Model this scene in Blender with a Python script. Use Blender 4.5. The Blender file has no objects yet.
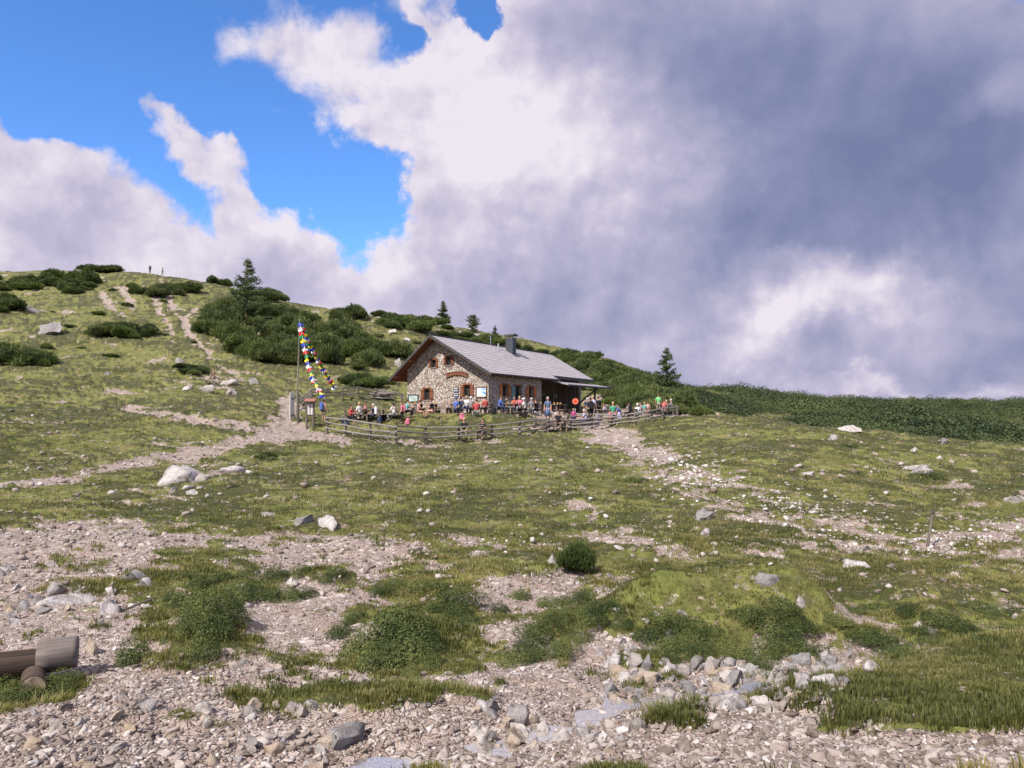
import bpy, bmesh, math, random
import numpy as np
from mathutils import Vector, Matrix

# ------------------------------------------------------------------ camera
SC = bpy.context.scene
COL = SC.collection
F = 770.0
PITCH = math.atan(28.5 / F)
CP, SP = math.cos(PITCH), math.sin(PITCH)
cam_data = bpy.data.cameras.new('camera')
cam = bpy.data.objects.new('camera', cam_data)
COL.objects.link(cam)
cam_data.sensor_width = 36.0
cam_data.lens = F / 1024 * 36.0
cam_data.clip_start = 0.05
cam_data.clip_end = 6000
cam.location = (0, 0, 0)
cam.rotation_euler = (math.pi / 2 + PITCH, 0, 0)
SC.camera = cam

# ------------------------------------------------------------------ view
SC.view_settings.view_transform = 'Standard'
SC.view_settings.look = 'None'
SC.view_settings.gamma = 1.0
SC.view_settings.exposure = 0.52
SC.view_settings.use_curve_mapping = False
SC.render.engine = 'CYCLES'
SC.cycles.max_bounces = 5
SC.cycles.transparent_max_bounces = 6

# ------------------------------------------------------------------ sun
SUN_EL = math.radians(46)
TO_SUN = Vector((-0.62, -0.78, 0)).normalized()
SUN_DIR = Vector((TO_SUN.x * math.cos(SUN_EL), TO_SUN.y * math.cos(SUN_EL), math.sin(SUN_EL)))
sl = bpy.data.lights.new('sun', 'SUN')
sl.energy = 4.6
sl.angle = math.radians(1.5)
sl.color = (1.0, 0.95, 0.88)
sun = bpy.data.objects.new('sun', sl)
COL.objects.link(sun)
sun.rotation_euler = SUN_DIR.to_track_quat('Z', 'Y').to_euler()
sun.location = (-30, -10, 60)


# ------------------------------------------------------------------ node helper
class NT:
    def __init__(self, tree):
        self.t = tree
        self.n = tree.nodes
        self.l = tree.links

    def node(self, kind, **kw):
        n = self.n.new(kind)
        for k, v in kw.items():
            setattr(n, k, v)
        return n

    def put(self, sock, v):
        if v is None:
            return
        if isinstance(v, bpy.types.NodeSocket):
            self.l.new(v, sock)
        else:
            if hasattr(sock.default_value, '__len__') and not hasattr(v, '__len__'):
                v = (v,) * len(sock.default_value)
            if hasattr(v, '__len__') and hasattr(sock.default_value, '__len__') and len(sock.default_value) == 4 and len(v) == 3:
                v = tuple(v) + (1,)
            sock.default_value = v

    def math(self, op, a, b=None, c=None, clamp=False):
        n = self.node('ShaderNodeMath', operation=op)
        n.use_clamp = clamp
        self.put(n.inputs[0], a)
        self.put(n.inputs[1], b)
        self.put(n.inputs[2], c)
        return n.outputs[0]

    def add(self, a, b): return self.math('ADD', a, b)
    def sub(self, a, b): return self.math('SUBTRACT', a, b)
    def mul(self, a, b): return self.math('MULTIPLY', a, b)

    def vmath(self, op, a, b=None, scale=None):
        n = self.node('ShaderNodeVectorMath', operation=op)
        self.put(n.inputs[0], a)
        if b is not None:
            self.put(n.inputs[1], b)
        if scale is not None:
            self.put(n.inputs['Scale'], scale)
        return n.outputs['Value'] if op in ('DOT_PRODUCT', 'LENGTH') else n.outputs[0]

    def noise(self, vec, scale, detail=4, rough=0.55, dist=0.0, color=False, lac=2.0):
        n = self.node('ShaderNodeTexNoise')
        self.put(n.inputs['Vector'], vec)
        self.put(n.inputs['Scale'], scale)
        n.inputs['Detail'].default_value = detail
        n.inputs['Roughness'].default_value = rough
        n.inputs['Distortion'].default_value = dist
        n.inputs['Lacunarity'].default_value = lac
        return n.outputs['Color'] if color else n.outputs['Fac']

    def voronoi(self, vec, scale, feature='F1', rnd=1.0):
        n = self.node('ShaderNodeTexVoronoi', feature=feature)
        self.put(n.inputs['Vector'], vec)
        self.put(n.inputs['Scale'], scale)
        n.inputs['Randomness'].default_value = rnd
        return n

    def ramp(self, fac, a, b, smooth=True, lo=0.0, hi=1.0):
        n = self.node('ShaderNodeMapRange')
        n.interpolation_type = 'SMOOTHSTEP' if smooth else 'LINEAR'
        self.put(n.inputs['Value'], fac)
        n.inputs['From Min'].default_value = a
        n.inputs['From Max'].default_value = b
        n.inputs['To Min'].default_value = lo
        n.inputs['To Max'].default_value = hi
        return n.outputs[0]

    def mix(self, fac, a, b, mode='MIX'):
        n = self.node('ShaderNodeMix', data_type='RGBA', blend_type=mode)
        self.put(n.inputs[0], fac)
        self.put(n.inputs[6], a)
        self.put(n.inputs[7], b)
        return n.outputs[2]

    def cramp(self, fac, stops):
        n = self.node('ShaderNodeValToRGB')
        e = n.color_ramp.elements
        while len(e) < len(stops):
            e.new(0.5)
        for i, (p, c) in enumerate(stops):
            e[i].position = p
            e[i].color = tuple(c) + (1,)
        self.put(n.inputs[0], fac)
        return n.outputs[0]

    def bump(self, h, strength=0.5, dist=0.05, normal=None):
        n = self.node('ShaderNodeBump')
        n.inputs['Strength'].default_value = strength
        n.inputs['Distance'].default_value = dist
        self.put(n.inputs['Height'], h)
        if normal is not None:
            self.put(n.inputs['Normal'], normal)
        return n.outputs[0]


def new_mat(name, rough=0.9, spec=0.2):
    m = bpy.data.materials.new(name)
    m.use_nodes = True
    m.node_tree.nodes.clear()
    t = NT(m.node_tree)
    b = t.node('ShaderNodeBsdfPrincipled')
    o = t.node('ShaderNodeOutputMaterial')
    t.l.new(b.outputs[0], o.inputs[0])
    b.inputs['Roughness'].default_value = rough
    b.inputs['Specular IOR Level'].default_value = spec
    return m, t, b


# ------------------------------------------------------------------ world: nishita sky with cloud banks
def pix_uv(px, py):
    """direction of a photo pixel as (x/y, z/y) of the world direction"""
    x = (px - 512) / F
    z = (384 - py) / F
    wy = CP - z * SP
    wz = SP + z * CP
    return x / wy, wz / wy


world = bpy.data.worlds.new('World')
SC.world = world
world.use_nodes = True
world.node_tree.nodes.clear()
w = NT(world.node_tree)
out = w.node('ShaderNodeOutputWorld')
bg = w.node('ShaderNodeBackground')
w.l.new(bg.outputs[0], out.inputs[0])
bg.inputs['Strength'].default_value = 0.1
sky = w.node('ShaderNodeTexSky', sky_type='NISHITA')
sky.sun_disc = False
sky.sun_elevation = SUN_EL
sky.sun_rotation = math.atan2(SUN_DIR.x, SUN_DIR.y)
sky.altitude = 2000
sky.air_density = 1.0
sky.dust_density = 0.3
sky.ozone_density = 3.0
tc = w.node('ShaderNodeTexCoord')
D = tc.outputs['Generated']
sep = w.node('ShaderNodeSeparateXYZ')
w.l.new(D, sep.inputs[0])
ysafe = w.math('MAXIMUM', sep.outputs[1], 0.08)
U = w.math('DIVIDE', sep.outputs[0], ysafe)
V = w.math('DIVIDE', sep.outputs[2], ysafe)
comb = w.node('ShaderNodeCombineXYZ')
w.l.new(U, comb.inputs[0])
w.l.new(V, comb.inputs[1])
# domain warp so that no bank has a smooth edge
wn1 = w.noise(D, 5.0, 6, 0.55, color=True)
wn2 = w.noise(D, 22.0, 5, 0.6, color=True)
warp = w.vmath('ADD', w.vmath('SCALE', w.vmath('SUBTRACT', wn1, (0.5, 0.5, 0.5)), scale=0.20),
               w.vmath('SCALE', w.vmath('SUBTRACT', wn2, (0.5, 0.5, 0.5)), scale=0.07))
UVW = w.vmath('ADD', comb.outputs[0], warp)


def blob_sum(vec, blobs):
    tot = None
    for (px, py, rx, ry, rot, wt) in blobs:
        u, v = pix_uv(px, py)
        mp = w.node('ShaderNodeMapping', vector_type='TEXTURE')
        mp.inputs['Location'].default_value = (u, v, 0)
        mp.inputs['Rotation'].default_value = (0, 0, math.radians(rot))
        mp.inputs['Scale'].default_value = (rx / F, ry / F, 50.0)
        w.l.new(vec, mp.inputs['Vector'])
        g = w.node('ShaderNodeTexGradient', gradient_type='SPHERICAL')
        w.l.new(mp.outputs[0], g.inputs[0])
        s = w.mul(w.math('MULTIPLY', g.outputs['Fac'], 1.0), wt)
        tot = s if tot is None else w.add(tot, s)
    return tot


COVER = [  # px, py, rx, ry, rot, weight
    (700, 120, 420, 300, 0, 2.4), (960, 250, 400, 300, 0, 2.4), (520, 270, 170, 130, 0, 2.0),
    (485, 125, 100, 110, 0, 1.3), (560, 10, 110, 110, 0, 1.2), (800, 380, 500, 90, 0, 1.5), (430, 320, 110, 55, 0, 0.9),
    (270, 285, 190, 85, -12, 1.7), (30, 215, 150, 95, 0, 1.9), (-80, 150, 140, 110, 0, 1.5), (150, 245, 120, 60, -10, 0.9),
    (185, 150, 150, 34, -47, 1.15), (128, 100, 40, 26, -50, 0.5), (255, 45, 105, 60, 0, 0.40), (325, 75, 95, 62, -60, 0.36), (385, 125, 60, 50, -60, 0.30), (365, 95, 45, 45, 0, -.45), (398, 45, 40, 60, 10, -.75), (415, 30, 12, 50, 20, .5),
    (225, 60, 60, 50, 0, 0.3), (415, 25, 40, 60, 20, 0.4),
    (380, 225, 70, 75, 0, -1.6), (405, 170, 30, 55, 0, -0.4), (70, 50, 170, 95, 0, -1.0), (490, 25, 42, 60, 10, -2.6), (430, 15, 26, 30, 0, -.5), (190, 225, 60, 30, -30, -0.35), (320, 170, 80, 50, 0, -0.8),
    (60, 120, 60, 30, 0, -0.3), (-300, 300, 300, 200, 0, 1.3), (1400, 200, 500, 350, 0, 2.0),
]
DARK = [
    (900, 80, 420, 270, 0, 0.85), (960, 200, 300, 130, 0, 0.35), (680, 10, 170, 140, -20, 0.28), (700, 290, 280, 120, -10, 0.42),
    (900, 380, 400, 60, 0, 0.3), (570, 340, 170, 90, 0, 0.22), (800, 220, 220, 90, 0, 0.25), (1400, 200, 400, 400, 0, .8),
    (1010, 310, 120, 60, 0, 0.35), (470, 215, 60, 40, 0, 0.12), (40, 240, 120, 35, 0, 0.15), (250, 280, 140, 40, 0, .10), (780, 130, 130, 120, 0, .12),
    (770, 300, 90, 75, 0, -0.75), (990, 95, 70, 35, 20, -0.4), (600, 180, 170, 140, 0, -0.42), (470, 110, 110, 120, 0, -0.22), (840, 290, 90, 45, 0, -.3),
    (700, 350, 90, 40, 0, -0.35), (880, 300, 70, 45, 0, -0.45), (930, 385, 160, 16, 0, -0.6),
]
cover = blob_sum(UVW, COVER)
n1 = w.noise(D, 4.0, 11, 0.52, 0.1)
# the same noise a step towards the sun: its difference lights the sun side of every billow
Doff = w.vmath('ADD', D, (-0.020, 0.0, 0.018))
n2 = w.noise(Doff, 4.0, 11, 0.52, 0.1)
nb = w.noise(D, 13.0, 8, 0.6, 0.3)
nb2 = w.noise(w.vmath('ADD', D, (-0.010, 0, 0.010)), 13.0, 8, 0.6, 0.3)
base = w.ramp(sep.outputs[1], 0.15, -0.1, True, 0.0, 0.62)      # the rest of the sky, behind the camera
base = w.add(base, w.ramp(sep.outputs[2], 0.50, 0.80, True, 0.0, 0.75))
dens = w.add(w.add(cover, base), w.mul(w.sub(n1, 0.5), 2.3))
dens = w.add(dens, w.mul(w.sub(nb, 0.5), 1.25))
alpha = w.ramp(dens, 0.16, 0.66)
relief = w.add(w.mul(w.sub(n1, n2), 2.1), w.mul(w.sub(nb, nb2), 0.6))
dk = blob_sum(UVW, DARK)
thick = w.ramp(dens, 0.6, 3.2, True, 0.0, 0.16)
shade = w.add(w.add(dk, thick), w.mul(w.sub(0.5, n1), 0.95))
calm = w.ramp(dk, 0.1, 0.8, True, 1.0, 0.45)
shade = w.sub(shade, w.mul(relief, calm))
shade = w.math('ADD', w.mul(shade, 0.85), 0.15, clamp=True)
ccol = w.cramp(shade, [(0.0, (6.0, 5.6, 6.2)), (0.14, (5.0, 4.65, 5.5)), (0.32, (3.8, 3.55, 4.75)), (0.55, (2.8, 2.8, 4.0)), (0.78, (1.9, 2.08, 3.35)), (1.0, (1.3, 1.52, 2.7))])
hs = w.node('ShaderNodeHueSaturation')
hs.inputs['Saturation'].default_value = 1.08
hs.inputs['Value'].default_value = 1.45
w.l.new(sky.outputs[0], hs.inputs['Color'])
skyc = w.mix(1.0, hs.outputs[0], (0.72, 0.95, 1.22), 'MULTIPLY')
w.l.new(w.mix(alpha, skyc, ccol), bg.inputs['Color'])


# ------------------------------------------------------------------ numpy noise
def _hash(ix, iy, seed):
    h = (ix.astype(np.int64) * 374761393 + iy.astype(np.int64) * 668265263 + seed * 1442695041) & 0xFFFFFFFF
    h = ((h ^ (h >> 13)) * 1274126177) & 0xFFFFFFFF
    h = (h ^ (h >> 16)) & 0xFFFFFFFF
    return h.astype(np.float64) / 4294967295.0


def vnoise(x, y, seed=0):
    ix = np.floor(x); iy = np.floor(y)
    fx = x - ix; fy = y - iy
    ix = ix.astype(np.int64); iy = iy.astype(np.int64)
    fx = fx * fx * fx * (fx * (fx * 6 - 15) + 10)
    fy = fy * fy * fy * (fy * (fy * 6 - 15) + 10)
    a = _hash(ix, iy, seed); b = _hash(ix + 1, iy, seed)
    c = _hash(ix, iy + 1, seed); d = _hash(ix + 1, iy + 1, seed)
    return (a * (1 - fx) + b * fx) * (1 - fy) + (c * (1 - fx) + d * fx) * fy * 1.0


def fbm(x, y, wl, octs=3, seed=0, gain=0.5):
    """noise of -1..1, first wavelength wl metres; rotated per octave"""
    s = 0; amp = 1.0; tot = 0
    ca, sa = math.cos(0.6), math.sin(0.6)
    x = x / wl; y = y / wl
    for o in range(octs):
        s = s + amp * (vnoise(x, y, seed + o * 17) * 2 - 1)
        tot += amp
        amp *= gain
        x, y = (x * ca - y * sa) * 2.03 + 11.3, (x * sa + y * ca) * 2.03 - 7.7
    return s / tot * 1.3


def sstep(a, b, x):
    t = np.clip((x - a) / (b - a), 0, 1)
    return t * t * (3 - 2 * t)


# ------------------------------------------------------------------ terrain height
def pz(d, py):
    """height of a point at depth d that shows at photo row py"""
    z = (384 - py) / F
    return d * (SP + z * CP) / (CP - z * SP)


NEAR = [(4.2, 768), (5.3, 706), (6.1, 684)]
COLS = {
    -600: [(4.2, 768), (7, 650), (10, 598), (16, 530), (27, 470), (46, 415), (60, 388), (80, 345), (110, 300), (150, 262), (175, 250)],
    0: NEAR + [(7.5, 648), (10, 600), (14, 551), (20, 507), (27, 477), (36, 449), (46, 427), (56, 405), (66, 386), (80, 360), (100, 331), (125, 302), (150, 282), (165, 274), (175, 271)],
    150: NEAR + [(7.5, 646), (10, 598), (14, 551), (20, 509), (30, 472), (42, 444), (52, 427), (60, 408), (70, 388), (85, 361), (105, 331), (130, 301), (158, 277), (172, 270)],
    250: NEAR + [(7.5, 648), (10, 602), (14, 555), (20, 512), (30, 473), (40, 452), (50, 434), (60, 412), (72, 393), (85, 372), (100, 349), (120, 322), (145, 298), (160, 291)],
    300: NEAR + [(7.5, 650), (10, 604), (14, 556), (20, 511), (30, 472), (40, 452), (50, 436), (56, 426), (64, 413), (72, 398), (85, 376), (100, 353), (120, 329), (140, 309), (152, 303)],
    400: NEAR + [(7.5, 652), (10, 606), (14, 556), (20, 509), (30, 470), (42, 448), (50, 440), (54, 433), (57, 418), (60, 415), (74, 410), (80, 402), (95, 376), (115, 350), (135, 326), (150, 316)],
    480: NEAR + [(7.5, 650), (10, 600), (14, 555), (20, 509), (30, 470), (42, 449), (50, 439), (53.5, 432), (56.5, 414.5), (60, 413), (82, 412), (88, 408), (100, 394), (120, 368), (145, 339), (158, 331)],
    560: NEAR + [(7.5, 652), (10, 604), (14, 556), (20, 509), (30, 470), (42, 450), (52, 436), (56, 428), (60, 418), (64, 413.5), (86, 412), (95, 403), (115, 383), (140, 357), (160, 345)],
    620: [(4.0, 768), (5.1, 706), (6.0, 684)] + [(7.5, 656), (10, 601), (14, 555), (20, 509), (30, 470), (42, 450), (52, 438), (60, 426), (64, 420), (74, 417), (85, 405), (105, 389), (130, 370), (152, 361)],
    680: [(3.9, 768), (5.0, 706), (6.2, 678)] + [(7.8, 655), (9.5, 606), (13, 560), (20, 508), (30, 468), (42, 446), (55, 428), (66, 417), (72, 412), (90, 405), (115, 397), (142, 390), (155, 389)],
    760: [(3.7, 768), (4.9, 706), (6.1, 678), (7.8, 655), (9.5, 604), (14, 550), (20, 507), (30, 466), (40, 445), (50, 431), (58, 421.5)] + [(64, None, -1.0), (76, None, -1.4), (100, 409), (130, 399), (150, 397)],
    860: [(3.5, 768), (4.7, 706), (6.0, 672), (7.8, 660), (10, 615), (14, 558), (20, 508), (30, 464), (40, 444), (50, 431), (56, None, -2.1), (75, None, -2.6), (95, None, -1.2), (140, 410), (180, 404), (200, 403)],
    1024: [(3.4, 768), (4.6, 706), (5.6, 664), (6.6, 646), (8, 634), (10, 608), (13, 572), (20, 513), (30, 470), (38, 454), (44, 447), (50, None, -2.9), (75, None, -4.0), (110, None, -2.2), (165, 411), (225, 404.5), (240, 404.5)],
    1600: [(3.4, 768), (5.6, 670), (8, 640), (13, 575), (20, 520), (30, 478), (44, 455), (50, None, -3.6), (75, None, -4.6), (110, None, -3), (165, 413), (225, 404)],
}
LG = np.linspace(math.log(0.5), math.log(3000), 420)
PXG = np.linspace(-620, 1620, 281)


def _table():
    cs = sorted(COLS)
    rows = []
    for c in cs:
        pts = [(0.5, -1.6), (2.0, -1.68)]
        for e in COLS[c]:
            pts.append((e[0], e[2] if len(e) == 3 else pz(e[0], e[1])))
        dl, zl = pts[-1]
        pts += [(dl * 1.08, zl + 0.1), (dl * 1.25, zl - 2.5), (dl * 1.8, zl - 14), (600, zl * 0.3 - 30), (3000, -60)]
        dd = np.array([p[0] for p in pts]); zz = np.array([p[1] for p in pts])
        rows.append(np.interp(np.exp(LG), dd, zz))
    rows = np.array(rows)
    k = np.exp(-0.5 * (np.arange(-6, 7) / 2.0) ** 2); k /= k.sum()
    rows = np.array([np.convolve(np.pad(r, 6, 'edge'), k, 'valid') for r in rows])
    tab = np.array([np.interp(PXG, cs, rows[:, i]) for i in range(rows.shape[1])])   # [d, px]
    k = np.exp(-0.5 * (np.arange(-5, 6) / 1.8) ** 2); k /= k.sum()
    tab = np.array([np.convolve(np.pad(r, 5, 'edge'), k, 'valid') for r in tab])
    return tab


TAB = _table()


def base_h(x, y):
    x = np.asarray(x, float); y = np.asarray(y, float)
    r = np.hypot(x, y) + 1e-6
    az = np.arctan2(x, y)
    azc = np.clip(az, -0.97, 0.97)
    d = r * np.cos(azc)
    px = 512 + F * np.tan(azc)

    def look(pxq, dq):
        ti = np.clip((np.log(np.maximum(dq, 0.5)) - LG[0]) / (LG[1] - LG[0]), 0, len(LG) - 1.001)
        tj = np.clip((pxq - PXG[0]) / (PXG[1] - PXG[0]), 0, len(PXG) - 1.001)
        i = ti.astype(int); j = tj.astype(int); a = ti - i; b = tj - j
        return (TAB[i, j] * (1 - a) + TAB[i + 1, j] * a) * (1 - b) + (TAB[i, j + 1] * (1 - a) + TAB[i + 1, j + 1] * a) * b
    z = look(px, d)
    wb = sstep(1.2, 2.9, np.abs(az))
    zm = 0.5 * (look(np.full_like(r, -600.0), r * 0.56) + look(np.full_like(r, 1600.0), r * 0.56))
    return z * (1 - wb) + zm * wb


def proj(x, y, z):
    fy = y * CP + z * SP
    uz = -y * SP + z * CP
    fy = np.where(fy < 0.05, 0.05, fy)
    return 512 + F * x / fy, 384 - F * uz / fy


# ground cover: bare limestone gravel (+) and turf (-), each patch an ellipse on the ground seen at a pixel
BARE = [  # cx, cy, rx, ry, strength
    (150, 552, 210, 20, .9), (70, 600, 130, 55, .95), (60, 715, 220, 75, 1.2), (260, 735, 280, 46, 1.0), (300, 650, 70, 65, 1.0),
    (285, 600, 60, 35, .6), (340, 600, 60, 40, .45), (480, 640, 60, 40, .45), (430, 600, 90, 30, .25), (540, 590, 60, 20, .35), (250, 640, 50, 40, .9), (480, 412.5, 90, 2.2, 1.0), (590, 414, 60, 4, 1.0), (640, 416, 40, 3, .8), (395, 560, 50, 24, .8), (330, 555, 50, 18, .6), (450, 730, 150, 42, 1.1), (560, 705, 120, 44, 1.2), (620, 690, 150, 34, 1.0),
    (760, 680, 110, 20, 1.1), (840, 662, 60, 14, 1.0), (610, 640, 40, 34, .9), (510, 655, 40, 30, .5), (480, 600, 30, 28, .5), (560, 745, 130, 34, 1.1), (470, 650, 30, 30, .4),
    (690, 757, 60, 32, .9), (800, 712, 40, 6, .8), (900, 700, 40, 6, .8), (900, 718, 50, 6, .7), (760, 722, 40, 6, .7), (950, 668, 50, 6, .6), (620, 600, 60, 8, .8), (700, 592, 40, 6, .5), (560, 600, 40, 8, .6), (800, 590, 60, 5, .5), (900, 585, 70, 5, .5), (800, 758, 200, 20, .75), (1000, 758, 180, 20, .6), (850, 790, 300, 26, .7), (730, 720, 50, 22, .6), (985, 690, 50, 14, .8), (930, 735, 60, 12, .3),
    (855, 648, 30, 26, .6), (820, 640, 22, 22, .5), (885, 640, 40, 22, .45), (985, 630, 40, 16, .5), (735, 628, 10, 22, .4),
    (500, 547, 60, 8, .5), (640, 535, 60, 10, .45), (660, 560, 60, 8, .35), (735, 548, 90, 10, .45), (800, 560, 60, 8, .35),
    (850, 545, 60, 7, .3), (680, 600, 60, 10, .25), (560, 585, 50, 14, .35), (150, 505, 100, 7, .5), (60, 530, 90, 12, .45), (470, 470, 60, 5, .25),
    (960, 548, 100, 14, .7), (1000, 525, 60, 10, .6), (410, 447, 50, 5, .7), (450, 441, 60, 4, .4), (620, 443, 40, 5, .5), (655, 455, 40, 6, .3),
    (570, 423, 60, 7, .8), (540, 416, 30, 3.5, .9), (700, 416, 60, 6, .5), (240, 480, 60, 7, .4), (210, 470, 60, 10, .35), (300, 437, 50, 9, .9),
    (285, 420, 26, 16, .6), (375, 416, 36, 2.2, .8), (25, 310, 22, 10, .35), (55, 320, 20, 8, .3), (225, 375, 50, 7, .4), (210, 385, 40, 6, .35), (120, 300, 20, 12, .3),
    (640, 380, 40, 16, .2), (470, 330, 50, 8, .3), (400, 315, 50, 9, .25), (620, 420, 60, 6, .5), (600, 400, 16, 6, .9), (900, 500, 60, 8, .2), (760, 430, 50, 6, .35),
]
TURF = [
    (260, 586, 110, 10, .9), (215, 620, 40, 30, .7), (400, 640, 60, 30, .5), (350, 706, 120, 15, 1.1), (470, 600, 60, 22, .5), (560, 625, 70, 26, .6),
    (720, 615, 95, 42, .5), (910, 655, 130, 22, .6), (880, 700, 170, 26, .9), (650, 735, 50, 16, .8), (235, 560, 90, 8, .6), (120, 575, 60, 6, .5),
    (30, 690, 60, 16, 1.0), (140, 650, 26, 20, .8), (300, 530, 60, 6, .5), (130, 590, 70, 8, .5), (230, 700, 14, 6, .6), (180, 715, 14, 8, .6), (500, 690, 60, 10, .6), (960, 735, 90, 10, .5),
    (470, 420, 70, 8, 1.0), (380, 424, 45, 5, .7), (350, 430, 40, 4, .6), (750, 600, 200, 14, .5), (440, 700, 80, 12, .5), (320, 680, 40, 8, .5),
    (590, 712, 10, 4, .6), (60, 480, 20, 2, .2), (600, 620, 30, 14, .3),
]
PATHS = [  # polyline, half width px, strength
    ([(-200, 500), (0, 487), (60, 482), (105, 473), (150, 461), (190, 453), (240, 447), (300, 440)], 7, 1.35),
    ([(-60, 420), (0, 423), (60, 427), (110, 431)], 2.6, .7),
    ([(130, 412), (160, 421), (200, 428), (250, 433), (300, 438), (340, 445)], 6, 1.2),
    ([(278, 432), (287, 412), (284, 400)], 6, .9),
    ([(165, 292), (176, 312), (190, 335), (200, 350), (212, 362)], 2.2, .8),
    ([(150, 292), (165, 318), (172, 345)], 2.2, .75), ([(196, 305), (184, 322), (188, 340)], 2.2, .8), ([(158, 290), (185, 308), (200, 305)], 2, .6),
    ([(100, 293), (112, 308), (122, 318)], 3, .6), ([(120, 288), (135, 310)], 2.4, .6), ([(212, 362), (240, 378), (262, 392)], 2, .25),
    ([(600, 437), (640, 452), (700, 480), (750, 495), (800, 512), (850, 530), (900, 541), (960, 545), (1024, 533), (1100, 520)], 12, .76),
    ([(640, 470), (700, 500), (760, 520), (830, 540)], 9, .6), ([(560, 508), (600, 525), (640, 545), (700, 560)], 7, .6), ([(700, 530), (760, 550), (850, 556)], 7, .7), ([(660, 500), (720, 512), (800, 535), (900, 560)], 6, .6), ([(900, 590), (960, 575), (1024, 560)], 6, .6), ([(850, 500), (930, 515), (1024, 500)], 5, .55),
    ([(690, 590), (728, 610), (748, 640)], 5, .8), ([(820, 610), (850, 640), (900, 660)], 6, .6), ([(900, 610), (960, 640)], 6, .5),
    ([(900, 410), (1024, 425)], 2, .0), ([(100, 395), (160, 390), (190, 387)], 2, .5), ([(130, 440), (170, 452), (200, 460)], 2.5, .4),
    ([(345, 425), (400, 431)], 2, .4),
]


def seg_dist(px, py, pl, sy=2.2):
    best = None
    for (x0, y0), (x1, y1) in zip(pl[:-1], pl[1:]):
        dx, dy = x1 - x0, (y1 - y0) * sy
        qx, qy = px - x0, (py - y0) * sy
        t = np.clip((qx * dx + qy * dy) / (dx * dx + dy * dy + 1e-9), 0, 1)
        dd = np.hypot(qx - t * dx, qy - t * dy)
        best = dd if best is None else np.minimum(best, dd)
    return best


def bareness(x, y):
    z = base_h(x, y)
    px, py = proj(x, y, z)
    front = y > 1.0
    # break every patch's edge with noise that lies on the ground
    wx = fbm(x, y, 0.9, 3, 5) + 0.6 * fbm(x, y, 4.0, 2, 6)
    wy = fbm(x, y, 0.9, 3, 15) + 0.6 * fbm(x, y, 4.0, 2, 16)
    sc = np.clip(F / np.maximum(y, 3), 4, 90)
    pxx = px + wx * sc * 0.55
    pyy = py + wy * sc * 0.16
    m = np.zeros_like(px)
    for (cx, cy, rx, ry, s) in BARE:
        q = ((pxx - cx) / rx) ** 2 + ((pyy - cy) / ry) ** 2
        m = m + s * np.exp(-q * q * 0.8)
    for pl, hw, s in PATHS:
        m = m + s * np.exp(-(seg_dist(pxx, pyy, pl) / (hw * 1.6)) ** 4)
    m = np.minimum(m, 1.25)
    for (cx, cy, rx, ry, s) in TURF:
        q = ((pxx - cx) / rx) ** 2 + ((pyy - cy) / ry) ** 2
        m = m - s * np.exp(-q * q * 0.8)
    m = np.where(front, m, 0.2)
    far = sstep(25, 60, y)
    n = fbm(x, y, 0.55, 4, 31, .65) * (1 - 0.4 * far) + 0.6 * fbm(x, y, 2.2, 4, 32, .6)
    n3 = fbm(x, y, 3.5, 5, 71, .6)
    fine = fbm(x, y, 0.22, 3, 35, .6) * (1 - far)
    m = np.minimum(m, 1.0) * .86 + n * 0.60 + fine * .22 + 0.10
    m = m + sstep(0.15, 0.6, n3) * (0.30 + .14 * far) + .16 * far * fbm(x, y, 1.1, 3, 36, .7)
    return sstep(0.34, 0.86, m), m


def heathness(x, y, bare):
    n = fbm(x, y, .85, 5, 131, .72) + .45 * fbm(x, y, 5.0, 3, 132) + .10 + .12 * sstep(20, 60, y)
    return sstep(0.08, 0.42, n) * (1 - sstep(.3, .7, bare))


def seg_dist_w(x, y, pl):
    best = None
    for (x0, y0), (x1, y1) in zip(pl[:-1], pl[1:]):
        dx, dy = x1 - x0, y1 - y0
        t = np.clip(((x - x0) * dx + (y - y0) * dy) / (dx * dx + dy * dy + 1e-9), 0, 1)
        dd = np.hypot(x - x0 - t * dx, y - y0 - t * dy)
        best = dd if best is None else np.minimum(best, dd)
    return best


def ray(px, py):
    x = (px - 512) / F; z = (384 - py) / F
    return np.array([x, CP - z * SP, SP + z * CP])


def hit_base(px, py, dmin=2.5, dmax=400, fn=None):
    fn = fn or base_h
    r = ray(px, py)
    ds = np.exp(np.linspace(math.log(dmin), math.log(dmax), 700))
    xs = ds * r[0] / r[1]; zs = ds * r[2] / r[1]
    g = fn(xs, ds) - zs
    k = np.argmax(g > 0)
    if not (g > 0).any():
        k = int(np.argmax(np.where(ds > 12, g / ds, -9)))
        return np.array([xs[k], ds[k], zs[k]])
    if k == 0:
        return np.array([xs[0], ds[0], zs[0]])
    t = -g[k - 1] / (g[k] - g[k - 1])
    d = ds[k - 1] + t * (ds[k] - ds[k - 1])
    return np.array([d * r[0] / r[1], d, d * r[2] / r[1]])


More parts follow.
